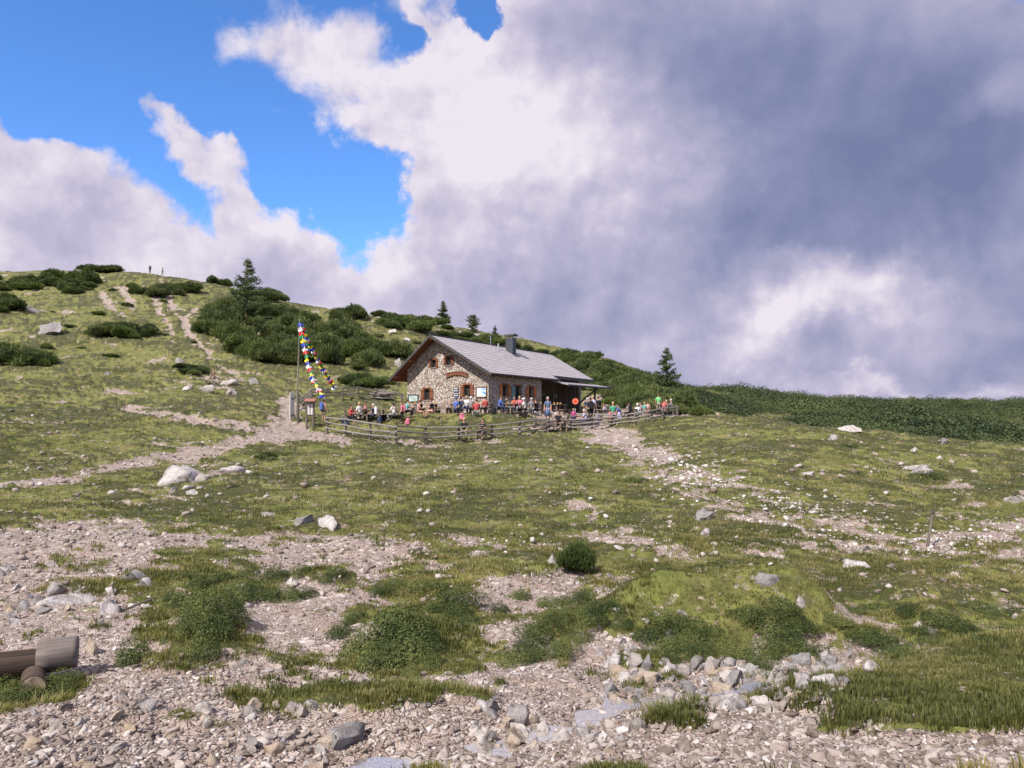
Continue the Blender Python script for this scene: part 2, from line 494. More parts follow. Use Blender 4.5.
# mounds, banks and hollows: px, py, radius along x, radius along y (m), height (m)
MOUNDS = [(720, 620, 1.0, .6, .36), (655, 622, .5, .45, .30), (790, 620, .6, .5, .34), (940, 632, .6, .4, .2), (480, 585, 1.0, .5, .16), (640, 590, .8, .4, .07), (790, 578, 1.2, .6, .08), (330, 588, .8, .4, .15), (210, 628, .35, .5, .20), (250, 590, 1.4, .45, .13), (395, 640, .55, .5, .22), (460, 610, .5, .5, .14),
          (575, 632, .8, .5, .16), (860, 638, .8, .7, .16), (130, 548, 2.0, 1.0, .16), (380, 548, 1.4, .8, .10), (240, 486, 1.6, 1.5, .22), (200, 478, 1.6, 1.2, .25),
          (860, 455, 5, 4, .4), (760, 470, 4, 4, .3), (900, 600, 1.2, .8, .15), (60, 445, 4, 3, .35), (480, 505, 3, 2, .12), (620, 500, 3, 2.5, .18), (330, 500, 3, 2, .12),
          (960, 610, 1.0, .7, .2), (500, 640, .5, .4, .1), (30, 690, .6, .3, -.12)]
MW = []
for (a_, b_, rx_, ry_, h_) in MOUNDS:
    q_ = hit_base(a_, b_)
    MW.append((q_[0], q_[1], rx_, ry_, h_))
STREAM_PX = [(1010, 640), (930, 655), (860, 664), (790, 676), (720, 686), (660, 690), (610, 698), (560, 712), (500, 728), (430, 742), (340, 762), (200, 800)]
STREAM = [tuple(hit_base(a_, b_)[:2]) for a_, b_ in STREAM_PX]


def terrain(x, y, with_mask=False):
    x = np.asarray(x, float); y = np.asarray(y, float)
    z = base_h(x, y)
    for (mx, my, rx, ry, h) in MW:
        z = z + h * np.exp(-(((x - mx) / rx) ** 2 + ((y - my) / ry) ** 2))
    r = np.hypot(x, y)
    bare, raw = bareness(x, y)
    # flat ground of the terrace around the hut
    hu = (x - HC[0]) * HA[0] + (y - HC[1]) * HA[1]
    hv = (x - HC[0]) * HB[0] + (y - HC[1]) * HB[1]
    flat = sstep(-4.5, -2.5, hu) * sstep(28, 24, hu) * sstep(-3.6, -2.2, hv) * sstep(11.5, 9.5, hv)
    far = sstep(20, 70, r)
    z = z + 0.35 * fbm(x, y, 11, 2, 41) * sstep(18, 60, r) * (1 - flat)
    z = z + 0.6 * fbm(x, y, 26, 2, 43) * sstep(75, 120, r)
    hum = fbm(x, y, 1.3, 2, 51)
    z = z + (0.055 + 0.085 * far) * hum * (1 - flat * .8)
    z = z + (0.034 + 0.06 * far) * fbm(x, y, 0.42, 3, 52) * (1 - flat * .6)
    heath = heathness(x, y, bare)
    near = 1 - sstep(8, 14, r)
    z = z + (0.05 + 0.05 * far) * (1 - bare) + (0.06 * (1 - .4 * near) + 0.12 * far) * heath * (1 - flat)
    z = z + 0.012 * fbm(x, y, 0.13, 2, 54) * (1 - far)
    z = z * (1 - flat) + (-0.06 + .015 * hum) * flat
    sd = seg_dist_w(x, y, STREAM)
    z = z - 0.11 * np.exp(-(sd / 0.38) ** 2)
    if with_mask:
        return z, bare, heath
    return z


# hut frame: corner under the near eave, long axis HA, gable axis HB
YAW = 0.472
HC = np.array([-1.677, 60.0])
HA = np.array([math.sin(YAW), math.cos(YAW)])
HB = np.array([-math.cos(YAW), math.sin(YAW)])


def ground(px, py, dmin=2.5):
    return hit_base(px, py, dmin, fn=terrain)


def gz(x, y):
    return float(terrain(np.array([x]), np.array([y]))[0])


def at_depth(px, d):
    """ground point in the direction of photo column px at depth d"""
    x = d * (px - 512) / F
    return np.array([x, d, gz(x, d)])


# ------------------------------------------------------------------ mesh helpers
def tag(o, label=None, cat=None, group=None, kind=None):
    if label: o['label'] = label
    if cat: o['category'] = cat
    if group: o['group'] = group
    if kind: o['kind'] = kind
    return o


def empty(name, loc=(0, 0, 0), rz=0.0, s=1.0):
    o = bpy.data.objects.new(name, None)
    o.empty_display_size = 0.3
    COL.objects.link(o)
    o.location = loc
    o.rotation_euler = (0, 0, rz)
    o.scale = (s, s, s)
    return o


def link(name, me, parent=None, loc=None, mat=None):
    o = bpy.data.objects.new(name, me)
    COL.objects.link(o)
    if parent is not None: o.parent = parent
    if loc is not None: o.location = loc
    if mat is not None:
        if len(me.materials) == 0:
            me.materials.append(mat)
        if me.materials[0] != mat:
            o.material_slots[0].link = 'OBJECT'
            o.material_slots[0].material = mat
    return o


def np_mesh(name, verts, faces, mat=None, smooth=False):
    """verts (n,3), faces (m,k) arrays"""
    me = bpy.data.meshes.new(name)
    verts = np.ascontiguousarray(verts, dtype=np.float32)
    faces = np.ascontiguousarray(faces, dtype=np.int32)
    n, k = faces.shape
    me.vertices.add(len(verts))
    me.vertices.foreach_set('co', verts.ravel())
    me.loops.add(n * k)
    me.loops.foreach_set('vertex_index', faces.ravel())
    me.polygons.add(n)
    me.polygons.foreach_set('loop_start', np.arange(0, n * k, k, dtype=np.int32))
    me.polygons.foreach_set('loop_total', np.full(n, k, dtype=np.int32))
    me.update(calc_edges=True)
    if smooth:
        me.polygons.foreach_set('use_smooth', np.ones(n, dtype=bool))
    if mat: me.materials.append(mat)
    return me


class MB:
    """collects shapes into ONE mesh"""
    def __init__(self):
        self.bm = bmesh.new()

    def box(self, c, s, rot=None, bevel=0):
        r = bmesh.ops.create_cube(self.bm, size=1)
        m = Matrix.Translation(Vector(c)) @ ((rot.to_4x4() if rot is not None else Matrix.Identity(4))) @ Matrix.Diagonal((s[0], s[1], s[2], 1))
        bmesh.ops.transform(self.bm, matrix=m, verts=r['verts'])
        if bevel:
            es = list({e for v in r['verts'] for e in v.link_edges})
            bmesh.ops.bevel(self.bm, geom=es, offset=bevel, segments=1, affect='EDGES')
        return self

    def tube(self, p, q, r0, r1=None, seg=8, wob=0.0, rng=None, n=1):
        p = Vector(p); q = Vector(q)
        r1 = r0 if r1 is None else r1
        ax = (q - p)
        qt = ax.to_track_quat('Z', 'Y')
        rings = []
        for i in range(n + 1):
            t = i / n
            c = p.lerp(q, t)
            rr = r0 + (r1 - r0) * t
            if wob and rng and 0 < i < n:
                c = c + Vector((rng.uniform(-wob, wob), rng.uniform(-wob, wob), rng.uniform(-wob, wob)))
            ring = []
            for k in range(seg):
                a = 2 * math.pi * k / seg
                f = 1.0 + (rng.uniform(-.1, .1) if (wob and rng) else 0)
                ring.append(self.bm.verts.new(c + qt @ Vector((math.cos(a) * rr * f, math.sin(a) * rr * f, 0))))
            rings.append(ring)
        for a, b in zip(rings[:-1], rings[1:]):
            for k in range(seg):
                self.bm.faces.new((a[k], a[(k + 1) % seg], b[(k + 1) % seg], b[k]))
        self.bm.faces.new(rings[0][::-1])
        self.bm.faces.new(rings[-1])
        return self

    def face(self, pts):
        self.bm.faces.new([self.bm.verts.new(Vector(p)) for p in pts])
        return self

    def prism(self, poly, off):
        """a planar polygon extruded by the vector off"""
        off = Vector(off)
        a = [self.bm.verts.new(Vector(p)) for p in poly]
        b = [self.bm.verts.new(Vector(p) + off) for p in poly]
        self.bm.faces.new(a); self.bm.faces.new(b[::-1])
        n = len(a)
        for i in range(n):
            self.bm.faces.new((a[i], b[i], b[(i + 1) % n], a[(i + 1) % n]))
        return self

    def ball(self, c, s, sub=2):
        r = bmesh.ops.create_icosphere(self.bm, subdivisions=sub, radius=1)
        bmesh.ops.transform(self.bm, matrix=Matrix.Translation(Vector(c)) @ Matrix.Diagonal((s[0], s[1], s[2], 1)), verts=r['verts'])
        return self

    def mesh(self, name, mat=None, smooth=False):
        bmesh.ops.recalc_face_normals(self.bm, faces=self.bm.faces)
        me = bpy.data.meshes.new(name)
        self.bm.to_mesh(me)
        self.bm.free()
        if mat: me.materials.append(mat)
        if smooth:
            for p in me.polygons: p.use_smooth = True
        return me

    def build(self, name, mat, parent=None, smooth=False):
        return link(name, self.mesh(name, mat, smooth), parent)


def copy_tree(o, parent=None, keep_label=False):
    c = o.copy()
    COL.objects.link(c)
    if parent is not None: c.parent = parent
    for ch in o.children:
        copy_tree(ch, c)
    return c


R = math.radians
rnd = random.Random(7)
rs = np.random.RandomState(11)

world.cycles.sampling_method = 'MANUAL'
world.cycles.sample_map_resolution = 512


# ------------------------------------------------------------------ materials
def plain(name, col, rough=0.8, spec=0.3, nscale=0, namt=0.25, bump=0.0):
    m, t, b = new_mat(name, rough, spec)
    if nscale:
        tc = t.node('ShaderNodeTexCoord')
        n = t.noise(tc.outputs['Object'], nscale, 4, 0.6)
        c2 = tuple(min(1, c * (1 - namt)) for c in col)
        c3 = tuple(min(1, c * (1 + namt)) for c in col)
        t.l.new(t.mix(t.ramp(n, .3, .7), c2, c3), b.inputs['Base Color'])
        if bump:
            t.l.new(t.bump(n, bump, 0.02), b.inputs['Normal'])
    else:
        b.inputs['Base Color'].default_value = tuple(col) + (1,)
    return m


def mat_wood(name, col, dark, axis=0, scale=6.0, rough=0.85):
    m, t, b = new_mat(name, rough, 0.2)
    tc = t.node('ShaderNodeTexCoord')
    mp = t.node('ShaderNodeMapping')
    sc = [scale * 3] * 3
    sc[axis] = scale * 0.18
    mp.inputs['Scale'].default_value = sc
    t.l.new(tc.outputs['Object'], mp.inputs['Vector'])
    n = t.noise(mp.outputs[0], 1.0, 5, 0.65, 0.4)
    n2 = t.noise(tc.outputs['Object'], 3.0, 3, 0.6)
    oi = t.node('ShaderNodeObjectInfo')
    f = t.math('ADD', t.mul(t.ramp(n, .3, .7), .7), t.mul(n2, .4), clamp=True)
    c = t.mix(f, dark, col)
    c = t.mix(t.mul(oi.outputs['Random'], .35), c, dark)
    t.l.new(c, b.inputs['Base Color'])
    t.l.new(t.bump(n, 0.5, 0.01), b.inputs['Normal'])
    return m


def mat_ground():
    m, t, b = new_mat('turf_and_gravel', 0.95, 0.12)
    geo = t.node('ShaderNodeNewGeometry')
    P = geo.outputs['Position']
    a = t.node('ShaderNodeAttribute', attribute_name='bare').outputs['Fac']
    # --- turf
    nA = t.noise(P, 0.16, 4, 0.6)
    nB = t.noise(P, 1.1, 5, 0.62)
    nC = t.noise(P, 7.0, 4, 0.65)
    nD = t.noise(P, 45.0, 3, 0.7)
    g = t.cramp(t.add(t.add(t.mul(nA, .30), t.mul(nB, .45)), t.add(t.mul(nC, .35), t.mul(nD, .22))),
                [(0.48, (0.050, 0.066, 0.018)), (0.58, (0.115, 0.132, 0.034)), (0.68, (0.18, 0.185, 0.052)), (0.78, (0.245, 0.23, 0.082)), (0.92, (0.31, 0.26, 0.13))])
    # low dark heath cushions in the turf
    ha = t.node('ShaderNodeAttribute', attribute_name='heath').outputs['Fac']
    heath = t.ramp(t.add(ha, t.add(t.mul(t.sub(nC, .5), 1.5), t.mul(t.sub(t.noise(P, 3.0, 4, .65), .5), 1.3))), .36, .66)
    g = t.mix(t.mul(heath, .85), g, t.mix(t.ramp(nD, .3, .7), (0.022, 0.030, 0.012), (0.072, 0.078, 0.028)))
    mot = t.ramp(t.noise(P, 2.4, 5, .7), .36, .60)
    g = t.mix(t.mul(t.sub(1.0, mot), .55), g, (0.06, 0.055, 0.028))
    straw = t.ramp(t.noise(P, 0.5, 5, 0.6, 0.4), .56, .70)
    g = t.mix(t.mul(straw, .5), g, (0.25, 0.195, 0.095))
    earth = t.ramp(t.noise(P, 2.3, 5, 0.6), .62, .70)
    g = t.mix(t.mul(earth, .5), g, (0.13, 0.09, 0.065))
    # --- gravel: three sizes of stones
    v1 = t.voronoi(P, 11.0)
    v2 = t.voronoi(P, 27.0)
    v3 = t.voronoi(P, 70.0)
    e1 = t.voronoi(P, 11.0, 'DISTANCE_TO_EDGE').outputs['Distance']
    e2 = t.voronoi(P, 27.0, 'DISTANCE_TO_EDGE').outputs['Distance']
    stone = t.cramp(t.node('ShaderNodeSeparateColor').outputs[0], [(0, (1, 1, 1)), (1, (1, 1, 1))])
    sc1 = t.node('ShaderNodeSeparateColor'); t.l.new(v1.outputs['Color'], sc1.inputs[0])
    sc2 = t.node('ShaderNodeSeparateColor'); t.l.new(v2.outputs['Color'], sc2.inputs[0])
    stops = [(0, (0.22, 0.165, 0.135)), (.35, (0.33, 0.262, 0.225)), (.7, (0.44, 0.365, 0.32)), (1, (0.56, 0.50, 0.46))]
    c1 = t.cramp(sc1.outputs[0], stops)
    c2 = t.cramp(sc2.outputs[0], stops)
    sel = t.ramp(t.noise(P, 3.0, 3, 0.6), .40, .56)
    cc = t.mix(sel, c2, c1)
    ee = t.mix(sel, t.ramp(e2, 0.0, 0.14), t.ramp(e1, 0.0, 0.10))
    cc = t.mix(t.mul(t.sub(1.0, ee), .5), cc, (0.20, 0.145, 0.12))
    soil = t.ramp(t.noise(P, 1.7, 5, 0.65), .46, .66)
    cc = t.mix(t.mul(soil, .75), cc, (0.34, 0.255, 0.21))
    moist = t.ramp(t.noise(P, 0.9, 4, 0.6), .60, .72)
    cc = t.mix(t.mul(moist, .45), cc, (0.15, 0.115, 0.095))
    # --- join: the mask's edge frays at the size of a tuft; loose stones lie in the turf as well
    fr = t.add(a, t.add(t.mul(t.sub(nC, .5), 1.3), t.mul(t.sub(nD, .5), .5)))
    k = t.ramp(fr, .40, .60)
    sp = t.ramp(t.voronoi(P, 3.2).outputs['Distance'], .13, .09)
    sp2 = t.ramp(t.voronoi(P, 1.1).outputs['Distance'], .085, .06)
    spk = t.mul(t.math('MAXIMUM', sp, sp2), t.ramp(t.noise(P, .35, 3, .5), .40, .54))
    fl = t.mul(t.ramp(t.noise(P, 6.0, 4, .7), .575, .63), t.ramp(t.noise(P, .55, 4, .65), .40, .54))
    fl2 = t.mul(t.ramp(t.noise(P, 1.7, 5, .75), .585, .65), t.ramp(t.noise(P, .22, 3, .6), .40, .55))
    k = t.math('MAXIMUM', k, t.math('MAXIMUM', t.mul(spk, .85), t.mul(t.math('MAXIMUM', fl, fl2), .8)))
    t.l.new(t.mix(k, g, cc), b.inputs['Base Color'])
    h = t.mix(k, t.add(t.mul(nC, 1.0), t.mul(nD, .8)), t.add(t.mul(ee, .5), t.mul(v3.outputs['Distance'], .3)))
    t.l.new(t.bump(h, 0.8, 0.045), b.inputs['Normal'])
    wet = t.node('ShaderNodeAttribute', attribute_name='wet').outputs['Fac']
    t.l.new(t.sub(0.95, t.mul(wet, .45)), b.inputs['Roughness'])
    return m


def mat_rock(name, base=(0.37, 0.34, 0.33), dark=(0.12, 0.11, 0.105), warm=(0.34, 0.28, 0.235), scale=1.0):
    m, t, b = new_mat(name, 0.92, 0.2)
    tc = t.node('ShaderNodeTexCoord')
    P = t.vmath('SCALE', tc.outputs['Object'], scale=scale)
    oi = t.node('ShaderNodeObjectInfo')
    off = t.vmath('ADD', P, t.vmath('SCALE', oi.outputs['Location'], scale=3.1))
    n1 = t.noise(off, 5.0, 7, 0.7, 0.8)
    n2 = t.noise(off, 18.0, 5, 0.7)
    n3 = t.noise(off, 1.6, 4, 0.6)
    c = t.mix(t.ramp(n1, .40, .62), dark, base)
    c = t.mix(t.mul(t.ramp(n2, .45, .7), .5), c, tuple(min(1, x * 1.35) for x in base))
    c = t.mix(t.mul(t.ramp(n3, .50, .66), .6), c, warm)
    isl = t.node('ShaderNodeNewGeometry').outputs['Random Per Island']
    c = t.mix(t.mul(isl, .3), c, warm)
    c = t.mix(t.mul(oi.outputs['Random'], .30), c, base)
    t.l.new(c, b.inputs['Base Color'])
    t.l.new(t.bump(t.add(n1, t.mul(n2, .5)), 1.0, 0.05), b.inputs['Normal'])
    return m


def mat_stonelet(name):
    """small loose stones, one colour per stone"""
    m, t, b = new_mat(name, 0.93, 0.15)
    geo = t.node('ShaderNodeNewGeometry')
    c = t.cramp(geo.outputs['Random Per Island'], [(0, (0.12, 0.092, 0.075)), (.3, (0.21, 0.165, 0.138)), (.6, (0.30, 0.245, 0.215)), (.85, (0.38, 0.325, 0.295)), (1, (0.52, 0.48, 0.455))])
    n = t.noise(geo.outputs['Position'], 40, 3, .6)
    c = t.mix(t.mul(t.ramp(n, .4, .65), .35), c, (0.2, 0.17, 0.15))
    t.l.new(c, b.inputs['Base Color'])
    return m


def mat_leaf(name, lo, mid, hi, transl=0.25, big=0.5):
    m, t, b = new_mat(name, 0.6, 0.25)
    geo = t.node('ShaderNodeNewGeometry')
    n = t.noise(geo.outputs['Position'], big, 4, .6)
    f = t.math('ADD', t.mul(geo.outputs['Random Per Island'], .45), t.mul(t.ramp(n, .32, .68), .55), clamp=True)
    c = t.cramp(f, [(0.1, lo), (.5, mid), (.95, hi)])
    t.l.new(c, b.inputs['Base Color'])
    tr = t.node('ShaderNodeBsdfTranslucent')
    t.l.new(t.mix(1.0, c, (1.3, 1.5, .6), 'MULTIPLY'), tr.inputs['Color'])
    mx = t.node('ShaderNodeMixShader')
    mx.inputs[0].default_value = transl
    o = [x for x in t.n if x.type == 'OUTPUT_MATERIAL'][0]
    t.l.new(b.outputs[0], mx.inputs[1]); t.l.new(tr.outputs[0], mx.inputs[2])
    t.l.new(mx.outputs[0], o.inputs[0])
    return m


M = {}
M['ground'] = mat_ground()
M['rock'] = mat_rock('limestone')
M['rock_pale'] = mat_rock('pale_limestone', base=(0.50, 0.465, 0.455), dark=(0.20, 0.185, 0.175), warm=(0.42, 0.355, 0.315))
M['rock_grey'] = mat_rock('lichen_grey_limestone', base=(0.31, 0.295, 0.295), dark=(0.075, 0.07, 0.07), warm=(0.26, 0.23, 0.20))
M['rock_tan'] = mat_rock('tan_limestone', base=(0.40, 0.335, 0.275), dark=(0.19, 0.145, 0.11), warm=(0.36, 0.27, 0.19))
M['stones'] = mat_stonelet('loose_gravel')
M['grass'] = mat_leaf('grass_blades', (0.055, 0.064, 0.018), (0.13, 0.132, 0.038), (0.33, 0.26, 0.12), .3, .8)
M['grass_fresh'] = mat_leaf('fresh_grass_blades', (0.055, 0.070, 0.018), (0.14, 0.15, 0.04), (0.38, 0.30, 0.14), .3, .8)
M['leafy'] = mat_leaf('small_leaves', (0.022, 0.036, 0.009), (0.066, 0.090, 0.022), (0.19, 0.20, 0.06), .15, 2)
M['mugo'] = mat_leaf('pine_needles', (0.024, 0.039, 0.014), (0.076, 0.102, 0.034), (0.19, 0.215, 0.075), .18, .4)
M['mugo_light'] = mat_leaf('light_pine_needles', (0.03, 0.05, 0.014), (0.085, 0.12, 0.03), (0.18, 0.21, 0.07), .18, .4)
M['scrub'] = mat_leaf('mixed_scrub_foliage', (0.016, 0.027, 0.010), (0.045, 0.065, 0.022), (0.12, 0.145, 0.05), .1, .07)
M['larch'] = mat_leaf('larch_needles', (0.035, 0.055, 0.025), (0.08, 0.115, 0.05), (0.15, 0.19, 0.08), .25, .6)
M['bark'] = mat_wood('bark', (0.16, 0.12, 0.09), (0.07, 0.05, 0.04), 2)
M['old_wood'] = mat_wood('weathered_grey_wood', (0.33, 0.30, 0.28), (0.13, 0.11, 0.095), 0)
M['old_post'] = mat_wood('weathered_dark_post', (0.20, 0.17, 0.145), (0.075, 0.06, 0.05), 2)

# ------------------------------------------------------------------ ground: one sheet to the horizon
front = np.linspace(-0.66, 0.66, 861)
back = np.concatenate([np.linspace(0.66, 1.2, 46)[1:], np.linspace(1.2, 2 * math.pi - 1.2, 90)[1:], np.linspace(2 * math.pi - 1.2, 2 * math.pi - 0.66, 46)[1:-1]])
azs = np.concatenate([front, back])
rad = [0.0]
r_ = 0.35
while r_ < 3200:
    rad.append(r_)
    r_ *= 1.05 if r_ < 3.0 else (1.0080 if r_ < 14 else (1.0066 if r_ < 85 else (1.0095 if r_ < 260 else 1.09)))
rad = np.array(rad[1:])
AZ, RR = np.meshgrid(azs, rad)
GX = RR * np.sin(AZ); GY = RR * np.cos(AZ)
GZ, GB, GRAW = terrain(GX, GY, True)
nr, nc = GX.shape
verts = np.stack([GX.ravel(), GY.ravel(), GZ.ravel()], 1)
i0 = (np.arange(nr - 1)[:, None] * nc + np.arange(nc)[None, :])
i1 = (np.arange(nr - 1)[:, None] * nc + (np.arange(nc)[None, :] + 1) % nc)
quads = np.stack([i0, i0 + nc, i1 + nc, i1], -1).reshape(-1, 4)
cidx = len(verts)
verts = np.vstack([verts, [[0, 0, gz(0, 0.01)]]])
me = np_mesh('ground', verts, quads, M['ground'], smooth=True)
bm = None
at = me.attributes.new('bare', 'FLOAT', 'POINT')
at.data.foreach_set('value', np.append(GB.ravel(), 0).astype(np.float32))
sd_ = seg_dist_w(GX, GY, STREAM)
wet_ = np.exp(-(sd_ / 0.55) ** 2)
at = me.attributes.new('heath', 'FLOAT', 'POINT')
at.data.foreach_set('value', np.append(GRAW.ravel(), 0).astype(np.float32))
at = me.attributes.new('wet', 'FLOAT', 'POINT')
at.data.foreach_set('value', np.append(wet_.ravel(), 0).astype(np.float32))
g_o = link('ground', me)
tag(g_o, kind='structure')

# ------------------------------------------------------------------ brook
mw, tw, bw = new_mat('clear_shallow_water', 0.04, 0.5)
bw.inputs['Base Color'].default_value = (0.26, 0.22, 0.18, 1)
bw.inputs['Specular IOR Level'].default_value = 0.4
bw.inputs['Transmission Weight'].default_value = 0.55
bw.inputs['IOR'].default_value = 1.33
gn = tw.node('ShaderNodeNewGeometry')
tw.l.new(tw.bump(tw.add(tw.noise(gn.outputs['Position'], 14, 3, .5, .6), tw.mul(tw.noise(gn.outputs['Position'], 40, 2, .5), .4)), 0.25, 0.02), bw.inputs['Normal'])
sp_ = []
for (x0, y0), (x1, y1) in zip(STREAM[3:-1], STREAM[4:]):
    for k in range(14):
        sp_.append((x0 + (x1 - x0) * k / 14, y0 + (y1 - y0) * k / 14))
sp_.append(STREAM[-1])
sp_ = np.array(sp_)
cz = terrain(sp_[:, 0], sp_[:, 1])
kk = np.ones(21) / 21
czs = np.convolve(np.pad(cz, 10, 'edge'), kk, 'valid')
wv = []; wf = []
NX = 9
for i in range(len(sp_)):
    a_ = sp_[max(0, i - 1)]; b_ = sp_[min(len(sp_) - 1, i + 1)]
    tdir = (b_ - a_) / (np.linalg.norm(b_ - a_) + 1e-9)
    nrm = np.array([-tdir[1], tdir[0]])
    hw = 0.15 + 0.08 * math.sin(i * .21) + .06 * math.sin(i * .57)
    for j in range(NX):
        s_ = (j / (NX - 1) * 2 - 1) * hw
        wv.append((sp_[i][0] + nrm[0] * s_, sp_[i][1] + nrm[1] * s_, czs[i] + 0.012))
for i in range(len(sp_) - 1):
    for j in range(NX - 1):
        q = i * NX + j
        wf.append((q, q + 1, q + NX + 1, q + NX))
tag(link('water', np_mesh('water', np.array(wv), np.array(wf), mw, True)), kind='structure')


# ------------------------------------------------------------------ rocks
def rock_shape(seed, sub=3, planes=14, squash=(1, 1, 0.7), rough=0.05):
    rr = np.random.RandomState(seed)
    bm = bmesh.new()
    bmesh.ops.create_icosphere(bm, subdivisions=sub, radius=1)
    v = np.array([x.co[:] for x in bm.verts])
    f = np.array([[q.index for q in p.verts] for p in bm.faces])
    bm.free()
    for _ in range(planes):
        n = rr.normal(size=3); n /= np.linalg.norm(n)
        o = rr.uniform(0.30, 0.68)
        dpt = v @ n - o
        v = v - np.outer(np.where(dpt > 0, dpt, 0), n) * 1.0
    if rough and sub > 1:
        q = v * 3.1 + seed
        dn = (vnoise(q[:, 0] + q[:, 2], q[:, 1] - q[:, 2], seed) - .5) * 2 * rough + (vnoise(q[:, 0] * 2.7 + q[:, 2], q[:, 1] * 2.7 + q[:, 2] * 1.3, seed + 3) - .5) * rough
        v = v * (1 + dn[:, None])
    v = v * np.array(squash)
    v = v / np.abs(v[:, :2]).max()
    return v, f


ROCKV = [rock_shape(100 + i, 3, 11 + i % 4, (1, rs.uniform(.6, .9), rs.uniform(.6, .9)), .16) for i in range(14)]
PEB = [rock_shape(300 + i, 2, 12 + i % 4, (1, rs.uniform(.55, .95), rs.uniform(.4, .7)), 0.05) for i in range(12)]
_bm = bmesh.new(); bmesh.ops.create_icosphere(_bm, subdivisions=1, radius=1)
_bm.free()


def ico0(seed):
    rr = np.random.RandomState(seed)
    ph = (1 + 5 ** .5) / 2
    v = np.array([(-1, ph, 0), (1, ph, 0), (-1, -ph, 0), (1, -ph, 0), (0, -1, ph), (0, 1, ph), (0, -1, -ph), (0, 1, -ph), (ph, 0, -1), (ph, 0, 1), (-ph, 0, -1), (-ph, 0, 1)], float)
    v /= np.linalg.norm(v[0])
    f = np.array([(0, 11, 5), (0, 5, 1), (0, 1, 7), (0, 7, 10), (0, 10, 11), (1, 5, 9), (5, 11, 4), (11, 10, 2), (10, 7, 6), (7, 1, 8), (3, 9, 4), (3, 4, 2), (3, 2, 6), (3, 6, 8), (3, 8, 9), (4, 9, 5), (2, 4, 11), (6, 2, 10), (8, 6, 7), (9, 8, 1)])
    v = v * rr.uniform(.55, 1.25, (12, 1)) * np.array([1, rr.uniform(.6, .95), rr.uniform(.4, .75)])
    return v, f


PEB0 = [ico0(500 + i) for i in range(10)]


def rotz(n, r_):
    a = r_.uniform(0, 2 * math.pi, n)
    return np.cos(a), np.sin(a)


def scatter(templates, pos, size, rstate, tilt=0.3, sink=0.25, normal=None):
    """joins transformed copies of template meshes into one vertex and face array"""
    V = []; Fc = []; off = 0
    n = len(pos)
    which = rstate.randint(0, len(templates), n)
    for k, (tv, tf) in enumerate(templates):
        ids = np.where(which == k)[0]
        if not len(ids): continue
        m = len(ids)
        c, s = rotz(m, rstate)
        v = tv[None] * size[ids][:, None, None]
        tx = rstate.uniform(-tilt, tilt, m)[:, None]; ty = rstate.uniform(-tilt, tilt, m)[:, None]
        x = v[..., 0]; y = v[..., 1]; z = v[..., 2]
        y, z = y * np.cos(tx) - z * np.sin(tx), y * np.sin(tx) + z * np.cos(tx)
        x, z = x * np.cos(ty) + z * np.sin(ty), -x * np.sin(ty) + z * np.cos(ty)
        x, y = x * c[:, None] - y * s[:, None], x * s[:, None] + y * c[:, None]
        p = pos[ids]
        v = np.stack([x + p[:, 0:1], y + p[:, 1:2], z + p[:, 2:3] + (size[ids] * (0.5 - sink))[:, None] * 0.6], -1).reshape(-1, 3)
        f = (tf[None] + (np.arange(m) * len(tv))[:, None, None]).reshape(-1, tf.shape[1]) + off
        V.append(v); Fc.append(f); off += len(v)
    return np.vstack(V), np.vstack(Fc)


def px_samples(n, x0, x1, y0, y1, rstate):
    """random photo pixels on the ground -> ground points with their cover value"""
    px = rstate.uniform(x0, x1, n); py = rstate.uniform(y0, y1, n)
    return px, py


# a table photo row -> depth on the smooth ground, per column, for quick scattering
_cols = np.arange(-120, 1146, 12)
_rows = np.arange(412, 830, 2.0)
_dep = np.zeros((len(_cols), len(_rows)))
for i_, c_ in enumerate(_cols):
    ds = np.exp(np.linspace(math.log(2.2), math.log(80), 500))
    xs = ds * (c_ - 512) / F
    zz = base_h(xs, ds)
    _, yy = proj(xs, ds, zz)
    yy = np.minimum.accumulate(yy)
    _dep[i_] = np.interp(_rows, yy[::-1], ds[::-1])


def pix_ground(px, py):
    i = np.clip((px - _cols[0]) / 12, 0, len(_cols) - 1.001); j = np.clip((py - _rows[0]) / 2, 0, len(_rows) - 1.001)
    a = i.astype(int); b = j.astype(int); u = i - a; v = j - b
    d = (_dep[a, b] * (1 - u) + _dep[a + 1, b] * u) * (1 - v) + (_dep[a, b + 1] * (1 - u) + _dep[a + 1, b + 1] * u) * v
    x = d * (px - 512) / F / 1.0
    return x, d


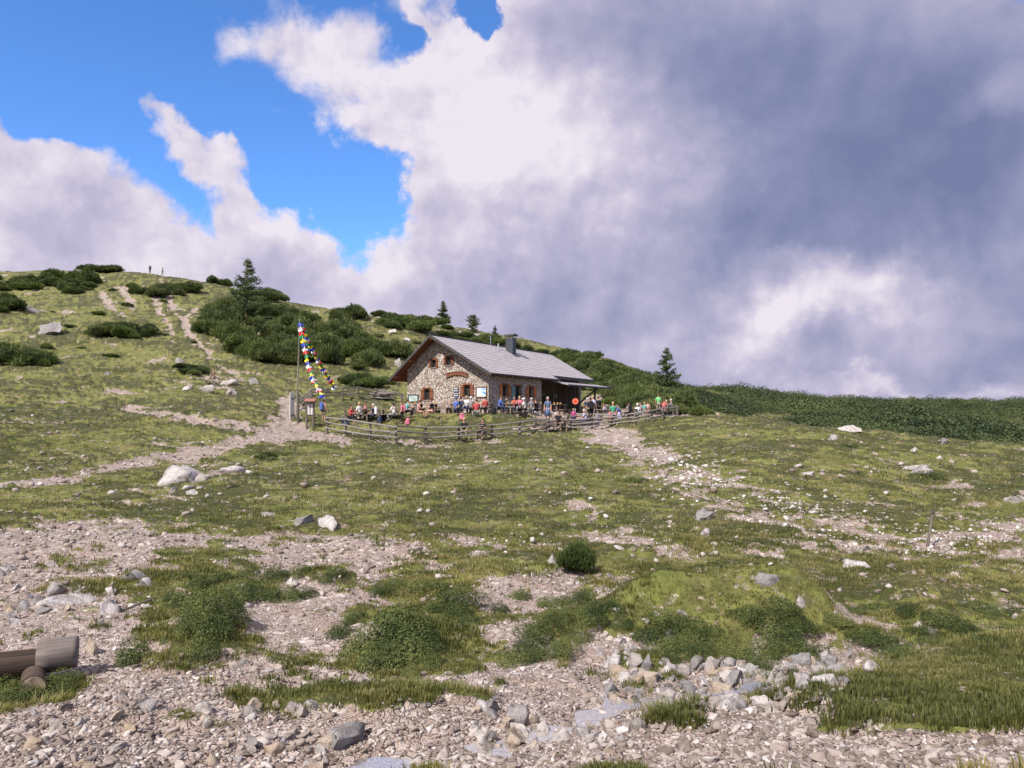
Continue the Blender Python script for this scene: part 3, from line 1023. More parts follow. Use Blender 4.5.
# loose stones nobody could count
def gravel():
    V = []; Fc = []; off = 0
    for (n, y0, y1, lo, hi, tm, thr) in [(26000, 575, 820, .010, .030, PEB0, .35), (6500, 590, 820, .017, .042, PEB, .35), (16000, 415, 600, .012, .045, PEB0, .30), (3600, 660, 820, .024, .066, PEB, .45),
                                         (5000, 560, 820, .007, .022, PEB0, .02), (9500, 415, 620, .018, .075, PEB0, -.1)]:
        px, py = px_samples(n, -90, 1114, y0, y1, rs)
        x, y = pix_ground(px, py)
        bare, raw = bareness(x, y)
        clump = fbm(x, y, .7, 3, 77)
        if thr > 0.2:
            keep = (bare + .25 * clump > thr)
        else:
            keep = rs.uniform(0, 1, n) < (.25 + .7 * np.clip(raw, 0, 1) + .6 * clump) * .5
        x = x[keep]; y = y[keep]
        u = rs.uniform(0, 1, len(x))
        size = lo + (hi - lo) * u ** 2.6
        size = size * np.clip(y / 11.0, .8, 2.6)
        z = terrain(x, y)
        v, f = scatter(tm, np.stack([x, y, z], 1), size, rs, .4, .2)
        V.append(v); Fc.append(f + off); off += len(v)
    me = np_mesh('gravel', np.vstack(V), np.vstack(Fc), M['stones'])
    tag(link('gravel', me), 'loose pale limestone gravel and small stones strewn over the slope and the brook bed', 'gravel', kind='stuff')


gravel()


# whitish rubble strewn along the stony bands of the right slope
def rubble():
    P_ = []
    for pl, hw, n in [(PATHS[11][0], 22, 9000), (PATHS[12][0], 16, 3500), (PATHS[13][0], 14, 2500), (PATHS[15][0], 12, 2500), (PATHS[0][0], 10, 1500), ([(330, 560), (480, 545), (560, 540)], 14, 1500)]:
        px, py = px_samples(n * 3, -60, 1090, 425, 600, rs)
        k = rs.uniform(0, 1, len(px)) < np.exp(-(seg_dist(px, py, pl) / hw) ** 2)
        P_.append(np.stack([px[k], py[k]], 1))
    P_ = np.vstack(P_)
    x, y = pix_ground(P_[:, 0], P_[:, 1])
    k = fbm(x, y, 1.3, 3, 177) + .5 * fbm(x, y, .4, 2, 178) > -.15
    x, y = x[k], y[k]
    size = (.022 + .062 * rs.uniform(0, 1, len(x)) ** 3) * np.clip(y / 16, .8, 1.9)
    v, f = scatter(PEB0, np.stack([x, y, terrain(x, y)], 1), size, rs, .4, .25)
    m, t, b = new_mat('whitish_rubble', .92, .15)
    isl = t.node('ShaderNodeNewGeometry').outputs['Random Per Island']
    t.l.new(t.cramp(isl, [(0, (.30, .26, .235)), (.5, (.44, .40, .37)), (1, (.60, .57, .55))]), b.inputs['Base Color'])
    tag(link('rubble', np_mesh('rubble', v, f, m)), 'whitish limestone rubble strewn along the stony bands of the meadow', 'rubble', kind='stuff')


rubble()


# ------------------------------------------------------------------ grass
def blade_templates(nb, h, spread, width, seed, lean=.5):
    rr = np.random.RandomState(seed)
    v = []; f = []
    for i in range(nb):
        a = rr.uniform(0, 2 * math.pi); r0 = rr.uniform(0, spread) ** 1.0
        bx, by = r0 * math.cos(a), r0 * math.sin(a)
        a2 = a + rr.uniform(-.9, .9)
        hh = h * rr.uniform(.55, 1.1); ln = lean * rr.uniform(.3, 1.2) * hh
        wx, wy = -math.sin(a2) * width / 2, math.cos(a2) * width / 2
        k = len(v)
        mx, my = bx + math.cos(a2) * ln * .35, by + math.sin(a2) * ln * .35
        tx, ty = bx + math.cos(a2) * ln, by + math.sin(a2) * ln
        v += [(bx - wx, by - wy, -.01), (bx + wx, by + wy, -.01), (mx + wx * .8, my + wy * .8, hh * .6), (mx - wx * .8, my - wy * .8, hh * .6), (tx, ty, hh)]
        f += [(k, k + 1, k + 2), (k, k + 2, k + 3), (k + 3, k + 2, k + 4)]
    return np.array(v), np.array(f)


def tufts(name, n, yr, tm, smin, smax, mat, label, dens=None, xr=(-90, 1114), thr=.55, grow=0.0):
    px, py = px_samples(n, xr[0], xr[1], yr[0], yr[1], rs)
    x, y = pix_ground(px, py)
    bare, raw = bareness(x, y)
    cl = fbm(x, y, .5, 3, 91)
    keep = (bare + .45 * cl < thr)
    if dens is not None:
        keep &= dens(x, y, px, py)
    keep &= (fbm(x, y, .35, 3, 96) > -.42 + .5 * rs.uniform(-1, 1, len(x)))
    keep &= seg_dist_w(x, y, STREAM) > .25
    x = x[keep]; y = y[keep]
    z = terrain(x, y)
    size = rs.uniform(smin, smax, len(x)) * (1 + .35 * fbm(x, y, 1.0, 2, 93)) * (1 + grow * np.clip((y - 8) / 10, 0, 3))
    v, f = scatter(tm, np.stack([x, y, z], 1), size, rs, .12, .5)
    me = np_mesh(name, v, f, mat)
    tag(link(name, me), label, 'grass', kind='stuff')


short = [blade_templates(8, .034, .05, .006, 700 + i) for i in range(5)]
longb = [blade_templates(14, .062, .065, .0045, 720 + i, 1.6) for i in range(5)]
mid = [blade_templates(9, .042, .12, .009, 740 + i, .7) for i in range(5)]
tufts('turf_grass', 95000, (530, 820), short, .7, 1.35, M['grass'], 'short alpine turf grass covering the near slope')
tufts('distant_turf_grass', 40000, (416, 600), mid, .7, 1.3, M['grass'], 'short turf on the middle slope below the hut', grow=.35)


def rank(x, y, px, py):
    a = ((px - 860) / 240) ** 2 + ((py - 700) / 34) ** 2 < 1
    b = ((px - 350) / 125) ** 2 + ((py - 706) / 18) ** 2 < 1
    c = ((px - 660) / 90) ** 2 + ((py - 745) / 14) ** 2 < .8
    d = ((px - 190) / 70) ** 2 + ((py - 712) / 14) ** 2 < .7
    e = ((px - 20) / 60) ** 2 + ((py - 695) / 14) ** 2 < 1
    return (a | b | d | e) & (fbm(x, y, .45, 3, 97) + .8 * fbm(x, y, 1.6, 2, 98) > .18)


tufts('long_grass', 26000, (640, 790), longb, .40, 1.15, M['grass_fresh'], 'longer fresh green grass along the brook banks', rank, thr=.75)


# ------------------------------------------------------------------ boulders and named stones
def boulder(px, py, wpx, hpx, label, matk='rock', group=None, seed=None, depth=1.0, name='boulder', tilt=0.0):
    p = ground(px, py)
    seed = seed if seed is not None else int(px * 7 + py)
    w_ = wpx * p[1] / F
    h_ = hpx * p[1] / F
    tv, tf = ROCKV[seed % len(ROCKV)]
    v = tv.copy()
    a = random.Random(seed).uniform(0, 6.28)
    x = v[:, 0] * math.cos(a) - v[:, 1] * math.sin(a); y = v[:, 0] * math.sin(a) + v[:, 1] * math.cos(a)
    ex = (x.max() - x.min()) / 2; ez = v[:, 2].max()
    v = np.stack([x / ex * w_ / 2, y / ex * w_ / 2 * depth, v[:, 2] / ez * h_ * .85], 1)
    me = np_mesh(name, v, tf, M[matk])
    o = link(name, me, loc=(p[0], p[1], gz(p[0], p[1]) - h_ * .06))
    tag(o, label, 'rock', group)
    return o


B = [
    (50, 333, 27, 15, 'large rough grey boulder alone on the left hillside', 'rock_grey'),
    (31, 311, 20, 6, 'flat pale rock slab above the large boulder on the left hillside', 'rock'),
    (181, 363, 10, 7, 'small pale boulder at the foot of the steep hillside trail', 'rock'),
    (108, 375, 7, 5, 'little grey boulder on the turf below the left pine shrubs', 'rock_grey'),
    (188, 388, 9, 4, 'small flat pale rock left of the seated hillside walker', 'rock_pale'),
    (204, 390, 6, 5, 'small upright grey rock just left of the seated hillside walker', 'rock'),
    (230, 384, 18, 6, 'long pale rock lying right of the seated hillside walker', 'rock_pale'),
    (210, 392, 16, 7, 'slanted pale slab below the seated hillside walker', 'rock_pale'),
    (232, 394, 13, 8, 'pale slab next to the trail junction on the left slope', 'rock'),
    (253, 384, 13, 9, 'grey boulder left of the flagpole above the wide trail', 'rock_grey'),
    (199, 414, 4, 7, 'small white upright stone beside the wide trail', 'rock_pale'),
    (187, 480, 38, 20, 'big white and grey outcrop rock in the left meadow', 'rock_pale'),
    (200, 480, 26, 8, 'low grey rock at the right foot of the big white outcrop', 'rock'),
    (232, 472, 28, 9, 'long flat white slab right of the big outcrop in the left meadow', 'rock_pale'),
    (191, 494, 12, 6, 'small white block below the big outcrop', 'rock_pale'),
    (172, 488, 8, 5, 'small blue grey stone left below the big outcrop', 'rock_grey'),
    (302, 523, 16, 9, 'small grey boulder just left of the bright white block', 'rock_grey'),
    (328, 526, 25, 13, 'bright white block standing in the meadow left of centre', 'rock_pale'),
    (263, 514, 24, 4, 'thin flat white slab in the turf left of the bright white block', 'rock_pale'),
    (552, 563, 15, 13, 'rounded pale boulder touching the lone dwarf pine bush', 'rock'),
    (609, 578, 11, 7, 'small white stone right of the lone dwarf pine bush', 'rock_pale'),
    (703, 520, 22, 15, 'dark grey pitted boulder in the right meadow', 'rock_grey'),
    (705, 535, 12, 9, 'white stone just in front of the dark pitted boulder', 'rock_pale'),
    (770, 581, 29, 11, 'grey pitted slab boulder in the turf right of the dwarf pine bush', 'rock_grey', None, 5, .7),
    (848, 431, 22, 8, 'long white boulder on the crest of the right meadow', 'rock_pale'),
    (833, 440, 13, 8, 'white boulder just below the crest boulder of the right meadow', 'rock_pale'),
    (918, 474, 18, 11, 'two toned grey boulder in the upper right meadow', 'rock'),
    (914, 468, 25, 4, 'flat pale rock behind the two toned boulder', 'rock_pale'),
    (914, 450, 9, 4, 'small white rock on the grass of the upper right meadow', 'rock_pale'),
    (809, 475, 13, 5, 'white loaf shaped rock in the middle of the right meadow', 'rock_pale'),
    (840, 477, 10, 4, 'small white rock right of the loaf shaped rock', 'rock_pale'),
    (1016, 501, 22, 9, 'white angular rock at the right edge of the photo', 'rock_pale'),
    (944, 443, 8, 6, 'small dark boulder on the far right crest', 'rock_grey'),
    (853, 566, 34, 9, 'flat white slab beside the stony band right of centre', 'rock_pale'),
    (865, 550, 14, 6, 'small grey rock above the flat white slab in the stony band', 'rock_grey'),
    (800, 604, 12, 10, 'rounded pale stone in the trench right of the bank', 'rock'),
    (932, 634, 14, 8, 'smooth bluish stone on the grass at right', 'rock_grey'),
    (917, 626, 14, 7, 'white stone in the right hand gully', 'rock_pale'),
    (93, 653, 20, 20, 'tan angular stone against the end of the log trough', 'rock_tan'),
    (110, 612, 22, 18, 'pale rounded rock on the scree right of the slanting slab', 'rock_pale'),
    (82, 600, 52, 10, 'long slanting pale slab on the left scree', 'rock_pale'),
    (147, 585, 22, 9, 'pale slab half covered by turf above the leafy shrubs', 'rock_pale'),
    (138, 578, 26, 10, 'grey rock mottled with lichen behind the slab above the leafy shrubs', 'rock_grey'),
    (182, 593, 17, 7, 'round tan stone on the edge of the dark shrub bank', 'rock_tan'),
    (243, 590, 15, 8, 'white stone lying on the dark shrub bank', 'rock_pale'),
    (291, 584, 19, 10, 'pale block at the right end of the dark shrub bank', 'rock_pale'),
    (27, 610, 15, 12, 'grey stone at the left edge above the trough', 'rock_grey'),
    (38, 604, 16, 12, 'rounded grey stone next to the left edge above the trough', 'rock'),
    (11, 612, 16, 7, 'flat tan stone at the far left above the trough', 'rock_tan'),
    (54, 592, 16, 9, 'pale stone at the foot of the left turf edge', 'rock'),
    (344, 738, 46, 20, 'large rounded grey boulder at the bottom beside the brook', 'rock_grey'),
    (338, 743, 24, 12, 'pale boulder leaning in front of the large grey one', 'rock'),
    (295, 712, 18, 12, 'pale stone at the edge of the fresh grass near the bottom', 'rock'),
    (203, 712, 26, 16, 'pale flat block in the gravel left of the fresh grass', 'rock_pale'),
    (254, 715, 18, 12, 'light grey block in the gravel with fresh grass around it', 'rock'),
    (240, 665, 16, 8, 'small pale stone below the leafy shrub in the gravel', 'rock'),
    (490, 711, 21, 16, 'dark mottled boulder on the left bank of the brook', 'rock_grey'),
    (515, 716, 24, 16, 'rounded pale boulder next to the dark mottled one on the brook bank', 'rock'),
    (505, 722, 16, 10, 'mossy brown stone between the two brook bank boulders', 'rock_tan'),
    (557, 742, 28, 19, 'white angular boulder at the lower edge of the brook', 'rock_pale'),
    (588, 738, 26, 14, 'pale boulder right of the white angular one', 'rock'),
    (696, 665, 14, 17, 'upright pointed grey stone at the foot of the bank', 'rock_grey'),
    (709, 663, 10, 9, 'pale stone right beside the pointed grey stone', 'rock_pale'),
    (647, 667, 16, 18, 'tall grey rock in the middle of the stony chute', 'rock_grey'),
    (635, 664, 16, 14, 'round pale rock in the middle of the stony chute', 'rock'),
    (616, 668, 15, 20, 'white upright block left in the stony chute', 'rock_pale'),
    (665, 664, 10, 8, 'small pale stone at the top right of the brook stones', 'rock'),
    (835, 674, 26, 13, 'grey boulder at the upstream end of the brook stones', 'rock_grey'),
    (876, 670, 22, 13, 'light boulder furthest upstream on the brook bank', 'rock_pale'),
    (811, 664, 16, 11, 'tan boulder at the foot of the overgrown bank', 'rock_tan'),
    (802, 690, 18, 14, 'dark wet looking boulder in the brook', 'rock_grey'),
    (765, 703, 28, 13, 'long pale boulder on the near brook edge', 'rock_pale'),
    (740, 700, 20, 14, 'rounded grey boulder on the near brook edge', 'rock'),
    (780, 699, 18, 10, 'pale block on the near brook edge right of the long boulder', 'rock'),
    (688, 691, 24, 14, 'grey lichen boulder in the middle of the brook', 'rock_grey'),
    (725, 672, 20, 10, 'brown grey stone on the far brook edge under the bank', 'rock_tan'),
    (410, 625 - 0, 0, 0, None, None),
    (455, 600, 14, 8, 'white stone lying in the turf above the leafy shrubs', 'rock_pale'),
    (620, 547, 12, 4, 'pale flat stone in the stony strip right of the dwarf pine bush', 'rock_pale'),
    (392, 333, 10, 5, 'white rock on the hillside above the hut gable', 'rock_pale'),
    (409, 341, 8, 4, 'white rock just left of the hut ridge', 'rock_pale'),
    (399, 367, 10, 12, 'pale upright outcrop behind the left roof edge', 'rock'),
    (421, 309, 16, 8, 'grey outcrop on the skyline between pines', 'rock_grey'),
    (475, 335, 16, 3, 'grey rock ledge on the skyline behind the hut roof', 'rock_grey'),
]
for b_ in B:
    if b_[4]:
        boulder(*b_[:6], **(dict(group=b_[6], seed=b_[7], depth=b_[8]) if len(b_) > 6 else {}))

# many nameless stones of the brook bed and the scree, the ones that show largest
NAMELESS = [
    (120, (600, 850, 655, 708), (11, 25), 'one of the pale rounded stones heaped along the brook', 'stones heaped along the brook', ['rock', 'rock_pale', 'rock_grey', 'rock_tan']),
    (36, (470, 640, 700, 760), (10, 24), 'one of the stones on the lower brook bank near the photo\'s bottom edge', 'stones on the lower brook bank', ['rock', 'rock_pale', 'rock_tan']),
    (44, (0, 330, 690, 775), (11, 24), 'one of the pale stones in the gravel at bottom left', 'stones in the gravel at bottom left', ['rock', 'rock_pale', 'rock_tan']),
    (34, (0, 240, 560, 640), (8, 15), 'one of the stones on the scree above the trough', 'stones on the scree above the trough', ['rock', 'rock_pale', 'rock_tan', 'rock_grey']),
    (22, (590, 700, 610, 665), (7, 14), 'one of the stones in the pale chute between the banks', 'stones in the pale chute', ['rock_pale', 'rock']),
]
for (n, (x0, x1, y0, y1), (s0, s1), lab, grp, mats) in NAMELESS:
    i = 0
    while i < n:
        px = rnd.uniform(x0, x1); py = rnd.uniform(y0, y1)
        if grp.startswith('stones heaped') and abs((py - 686) + (px - 725) * .10) > 22: continue
        if grp.startswith('stones on the lower') and py < 716 - (px - 470) * .05 - 8: continue
        if grp.startswith('stones on the scree') and bareness(np.array([ground(px, py)[0]]), np.array([ground(px, py)[1]]))[0][0] < .4: continue
        i += 1
        s_ = s0 + (s1 - s0) * rnd.random() ** 2
        boulder(px, py, s_, s_ * rnd.uniform(.45, .75), lab, rnd.choice(mats), grp, seed=rnd.randint(0, 9999), depth=rnd.uniform(.7, 1.1), name='stone')


# ------------------------------------------------------------------ leafy shrubs
def leaf_dome(seed, n, leaf=.03, lumps=6, h=.8, up=.5):
    """leaf-sized faces through lumpy domes, radius 1"""
    rr = np.random.RandomState(seed)
    cs = [(0, 0, .15, .72)] + [(rr.uniform(-.62, .62), rr.uniform(-.62, .62), rr.uniform(0, .25), rr.uniform(.28, .48)) for _ in range(lumps)]
    wts = np.array([c[3] ** 2 for c in cs]); wts /= wts.sum()
    idx = rr.choice(len(cs), n, p=wts)
    cc = np.array(cs)[idx]
    d = rr.normal(size=(n, 3)); d /= np.linalg.norm(d, axis=1)[:, None]
    d[:, 2] = np.abs(d[:, 2]) * .9 - .08
    rad = cc[:, 3] * (rr.uniform(.55, 1.0, n) ** .4) * (1 + .10 * np.sin(d[:, 0] * 9 + cc[:, 0] * 20) * np.sin(d[:, 1] * 8))
    p = cc[:, :3] + d * rad[:, None]
    p[:, 2] = p[:, 2] * h
    nrm = d + rr.normal(size=(n, 3)) * .55 + np.array([0, 0, up])
    nrm /= np.linalg.norm(nrm, axis=1)[:, None]
    t1 = np.cross(nrm, rr.normal(size=(n, 3))); t1 /= np.linalg.norm(t1, axis=1)[:, None]
    t2 = np.cross(nrm, t1)
    L = leaf * rr.uniform(.6, 1.3, n)[:, None]
    v = np.stack([p - t1 * L, p + t2 * L * .45, p + t1 * L, p - t2 * L * .45], 1).reshape(-1, 3)
    f = np.arange(n * 4).reshape(-1, 4)
    return v, f


LEAFY = []
for i in range(5):
    v, f = leaf_dome(40 + i, 3600, .034, 7, 1.15)
    LEAFY.append(np_mesh('leafy_shrub', v, f, M['leafy']))


def leafy(px, py, wpx, label, group=None, zs=1.0):
    p = ground(px, py)
    s = wpx / 2 * p[1] / F * (1.12 if wpx > 30 else 1.0)
    o = link('leafy_shrub', LEAFY[rnd.randint(0, 4)], loc=(p[0], p[1], gz(p[0], p[1]) - .02))
    o.scale = (s * 1.3, s * rnd.uniform(.95, 1.25), s * zs * 1.35)
    o.rotation_euler = (0, 0, rnd.uniform(0, 6.28))
    tag(o, label, 'shrub', group)
    return o


leafy(133, 662, 44, 'dark round leafy shrub standing alone on the scree beside the trough', zs=1.1)
leafy(202, 660, 44, 'dark leafy shrub at the lower end of the shrub column on the left scree', zs=1.0)
for (x, y, w_) in [(188, 608, 40), (214, 612, 46), (200, 625, 50), (226, 622, 44), (212, 640, 46), (190, 634, 34), (236, 606, 36)]:
    leafy(x, y, w_, 'dark leafy shrub in the column of shrubs on the left scree', 'shrubs in the column on the left scree')
for (x, y, w_) in [(262, 598, 42), (285, 600, 36), (305, 597, 30), (248, 576, 30), (222, 580, 26), (275, 578, 30), (300, 574, 26), (325, 580, 24), (200, 586, 28), (175, 600, 30), (335, 574, 24), (240, 594, 34)]:
    leafy(x, y, w_, 'low leafy shrub on the dark bank that crosses the left scree', 'low shrubs on the dark bank', .75)
for (x, y, w_) in [(340, 636, 30), (352, 625, 26), (378, 650, 54), (400, 642, 62), (408, 664, 50), (380, 668, 50), (425, 650, 40), (360, 655, 40), (432, 668, 30), (395, 628, 40), (412, 676, 26), (356, 618, 22)]:
    leafy(x, y, w_, 'green leafy shrub in the big clump left of centre', 'shrubs of the big clump left of centre')
for (x, y, w_) in [(460, 604, 44), (456, 618, 36), (470, 626, 30), (440, 612, 28), (500, 612, 26), (420, 590, 30), (395, 588, 30), (378, 592, 24), (520, 600, 28), (440, 588, 22)]:
    leafy(x, y, w_, 'small leafy shrub on the slope above the big clump', 'small shrubs above the big clump', .8)
for (x, y, w_) in [(515, 662, 42), (530, 648, 36), (545, 635, 44), (560, 622, 40), (575, 640, 36), (540, 660, 34), (590, 622, 40), (605, 612, 36), (575, 606, 34), (550, 606, 30), (565, 652, 40), (620, 625, 30), (585, 598, 26)]:
    leafy(x, y, w_, 'leafy shrub on the rounded bank left of the pale chute', 'shrubs on the bank left of the chute', .7)
for (x, y, w_) in [(655, 640, 44), (680, 650, 46), (700, 656, 40), (665, 622, 40), (690, 632, 46), (715, 645, 40), (735, 655, 34), (650, 655, 24), (672, 662, 30)]:
    leafy(x, y, w_, 'leafy shrub on the overgrown bank right of the pale chute', 'shrubs on the bank right of the chute', .6)
for (x, y, w_) in [(765, 655, 44), (785, 648, 48), (805, 652, 36), (770, 630, 46), (795, 628, 44), (748, 618, 34), (780, 612, 40), (812, 630, 28), (760, 665, 30)]:
    leafy(x, y, w_, 'dark leafy shrub on the shaded hummock right of the trench', 'shrubs on the shaded hummock', .7)
for (x, y, w_) in [(838, 622, 32), (865, 640, 44), (890, 648, 44), (905, 655, 36), (880, 612, 34), (910, 612, 36), (940, 620, 40), (960, 628, 34), (975, 610, 44), (1005, 615, 44), (850, 610, 26), (925, 632, 30), (985, 640, 30)]:
    leafy(x, y, w_, 'low leafy shrub along the right hand gullies', 'low shrubs along the right gullies', .5)
for (x, y, w_) in [(636, 482, 30), (308, 485, 22), (282, 455, 30), (930, 478, 36), (232, 486, 16), (850, 447, 20)]:
    leafy(x, y, w_, 'flat dark cushion shrub on the open meadow', 'cushion shrubs on the open meadow', .4)
for (x, y, w_) in [(15, 700, 44), (45, 695, 40), (62, 683, 34), (5, 690, 40), (68, 690, 24)]:
    leafy(x, y, w_, 'green plant growing in the shade under the log trough', 'plants under the log trough', .8)


# ------------------------------------------------------------------ dwarf pines
def mugo_shape(seed, shoots, blades=5, L=.17, w=.03, lumps=7, h=.75):
    rr = np.random.RandomState(seed)
    cs = [(0, 0, .05, .7)] + [(rr.uniform(-.6, .6), rr.uniform(-.6, .6), rr.uniform(0, .25), rr.uniform(.25, .5)) for _ in range(lumps)]
    wts = np.array([c[3] ** 2 for c in cs]); wts /= wts.sum()
    cc = np.array(cs)[rr.choice(len(cs), shoots, p=wts)]
    d = rr.normal(size=(shoots, 3)); d /= np.linalg.norm(d, axis=1)[:, None]
    d[:, 2] = np.abs(d[:, 2])
    base = cc[:, :3] + d * (cc[:, 3] * rr.uniform(.5, .95, shoots))[:, None]
    base[:, 2] *= h
    ax = d * .55 + rr.normal(size=(shoots, 3)) * .22 + np.array([0, 0, .8])
    ax /= np.linalg.norm(ax, axis=1)[:, None]
    V = []
    for b in range(blades):
        a2 = ax + rr.normal(size=(shoots, 3)) * .30
        a2 /= np.linalg.norm(a2, axis=1)[:, None]
        sd = np.cross(a2, rr.normal(size=(shoots, 3))); sd /= np.linalg.norm(sd, axis=1)[:, None]
        ln = L * rr.uniform(.6, 1.2, shoots)[:, None]
        st = base + ax * rr.uniform(-.05, .05, shoots)[:, None]
        V.append(np.stack([st - sd * w * .5, st + sd * w * .5, st + a2 * ln + sd * w * .3, st + a2 * ln * 1.15 - sd * w * .2], 1))
    v = np.concatenate(V, 1).reshape(-1, 3)
    f = np.arange(len(v)).reshape(-1, 4)
    return v, f


MUGO = []
for i in range(6):
    v, f = mugo_shape(60 + i, 1900, 4, .115, .030, h=.95)
    MUGO.append((np_mesh('pine_shrub', v, f, M['mugo']), np_mesh('pine_shrub', v, f, M['mugo_light'])))
core_mat = plain('shrub_wood', (0.03, 0.028, 0.018), .95, .05)


def mugo(px, py, size, label, group=None, zs=1.0, light=False, dmin=2.5):
    p = ground(px, py, dmin)
    o = link('dwarf_pine', MUGO[rnd.randint(0, 5)][1 if light else 0], loc=(p[0], p[1], gz(p[0], p[1]) - .05))
    s = size / 2
    o.scale = (s * rnd.uniform(.9, 1.2), s * rnd.uniform(.8, 1.1), s * zs)
    o.rotation_euler = (0, 0, rnd.uniform(0, 6.28))
    tag(o, label, 'pine shrub', group)
    return o


def inside(px, py, poly):
    c = False
    j = len(poly) - 1
    for i in range(len(poly)):
        if (poly[i][1] > py) != (poly[j][1] > py) and px < (poly[j][0] - poly[i][0]) * (py - poly[i][1]) / (poly[j][1] - poly[i][1] + 1e-9) + poly[i][0]:
            c = not c
        j = i
    return c


def thicket(shape, n, s0, s1, label, group, zs=1.0, light=.15, mind=0.6):
    """poisson-ish placement inside an ellipse (cx, cy, rx, ry) or a polygon of photo pixels"""
    pts = []
    tries = 0
    if isinstance(shape, tuple):
        cx, cy, rx, ry = shape
        bb = (cx - rx, cx + rx, cy - ry, cy + ry)
        test = lambda a, b: ((a - cx) / rx) ** 2 + ((b - cy) / ry) ** 2 < 1
    else:
        bb = (min(p[0] for p in shape), max(p[0] for p in shape), min(p[1] for p in shape), max(p[1] for p in shape))
        test = lambda a, b: inside(a, b, shape)
    area = (bb[1] - bb[0]) * (bb[3] - bb[2])
    sep = math.sqrt(area / n) * mind
    while len(pts) < n and tries < 6000:
        tries += 1
        a = rnd.uniform(bb[0], bb[1]); b = rnd.uniform(bb[2], bb[3])
        if not test(a, b): continue
        if any(abs(a - q[0]) < sep and abs(b - q[1]) * 2 < sep for q in pts): continue
        pts.append((a, b))
    for a, b in pts:
        mugo(a, b, rnd.uniform(s0, s1), label, group, zs * rnd.uniform(.8, 1.15), rnd.random() < light)


thicket((58, 287, 38, 8), 17, 3, 7, 'dark dwarf pine in the large thicket near the left skyline', 'dwarf pines of the large left skyline thicket', 1.0)
thicket((105, 268, 26, 3), 6, 4.5, 6, 'dwarf pine in the row on the skyline left of the two walkers', 'skyline pines left of the walkers', .8)
thicket((160, 291, 34, 6), 14, 2.5, 5.5, 'dwarf pine in the belt just below the skyline walkers', 'dwarf pines below the skyline walkers', 1.0)
thicket((8, 308, 20, 8), 6, 4, 5.5, 'dwarf pine at the left photo edge above the grey boulder', 'pines at the left edge above the boulder', .9)
thicket((124, 334, 34, 4), 11, 3, 4.2, 'dwarf pine in the isolated belt beside the hillside trail', 'dwarf pines beside the hillside trail', 1.1)
thicket((18, 363, 30, 5), 9, 3.2, 4.2, 'dark dwarf pine in the clump at the left edge below the grey boulder', 'clump of dwarf pines at the left edge', 1.2)
thicket((2, 284, 22, 7), 5, 4, 6, 'dwarf pine on the skyline at the left photo edge', 'skyline pines at the left edge', .7)
thicket((187, 371, 18, 4), 6, 1.6, 2.6, 'small dwarf pine at the foot of the steep trail', 'small pines at the trail foot', .8)
thicket((218, 277, 16, 2), 5, 2.5, 3.6, 'small dwarf pine on the skyline left of the tall larch', 'skyline pines left of the larch', 1.2)
thicket([(200, 318), (235, 306), (262, 304), (300, 320), (350, 334), (395, 356), (402, 370), (372, 372), (310, 362), (270, 366), (240, 356), (207, 336)], 84, 2.6, 5.8,
        'dark dwarf pine in the dense belt across the slope behind the flagpole', 'dwarf pines of the dense belt behind the flagpole', 1.2, .3, .5)
thicket((262, 298, 28, 4), 7, 4.5, 6, 'dwarf pine behind the tall larch near the skyline', 'pines behind the tall larch', .8)
thicket((345, 320, 12, 4), 4, 4, 6, 'dwarf pine near the skyline above the dense belt', 'pines near the skyline above the belt', 1.1)
thicket((415, 326, 34, 6), 13, 3.5, 5.5, 'dwarf pine on the upper slope left of the spruces on the skyline', 'pines on the upper slope left of the skyline spruces', .9, .4)
thicket((395, 313, 30, 3), 7, 3.5, 5, 'dwarf pine on the skyline above the hut gable', 'skyline pines above the hut gable', .8, .3)
thicket((370, 384, 24, 4), 7, 2.2, 3.2, 'bright dwarf pine just behind the back fence', 'dwarf pines behind the back fence', 1.0, .6)
thicket((345, 350, 60, 18), 8, 1.5, 2.6, 'small scattered dwarf pine at the edge of the dense belt', 'scattered pines at the belt edge', .8, .6)
thicket([(440, 325), (500, 345), (560, 352), (600, 362), (600, 380), (560, 372), (500, 356), (440, 338)], 30, 3.2, 5.5, 'dwarf pine showing on the slope just above the hut roof', 'dwarf pines above the hut roof', .75, .35)
thicket([(560, 356), (620, 370), (668, 385), (690, 395), (690, 412), (650, 408), (615, 400), (590, 390), (560, 375)], 62, 3.2, 5.2, 'dwarf pine on the slope right of the hut', 'dwarf pines on the slope right of the hut', 1.0, .25, .55)
thicket([(596, 392), (640, 402), (690, 408), (700, 415), (660, 416), (620, 412)], 16, 2.2, 3.4, 'dwarf pine right behind the terrace guests', 'dwarf pines behind the terrace guests', 1.0, .3)
thicket((110, 325, 110, 40), 16, 1.0, 2.4, 'small scattered dwarf pine cushion on the open left hillside', 'scattered dwarf pines on the left hillside', .7, .5)
thicket((420, 345, 60, 14), 10, 1.2, 2.6, 'small scattered dwarf pine on the slope above the hut gable', 'scattered dwarf pines above the gable', .8, .5)
thicket((270, 457, 12, 3), 3, .7, 1.1, 'tiny dark dwarf pine on the meadow below the wide trail', 'tiny pines below the wide trail', .7)
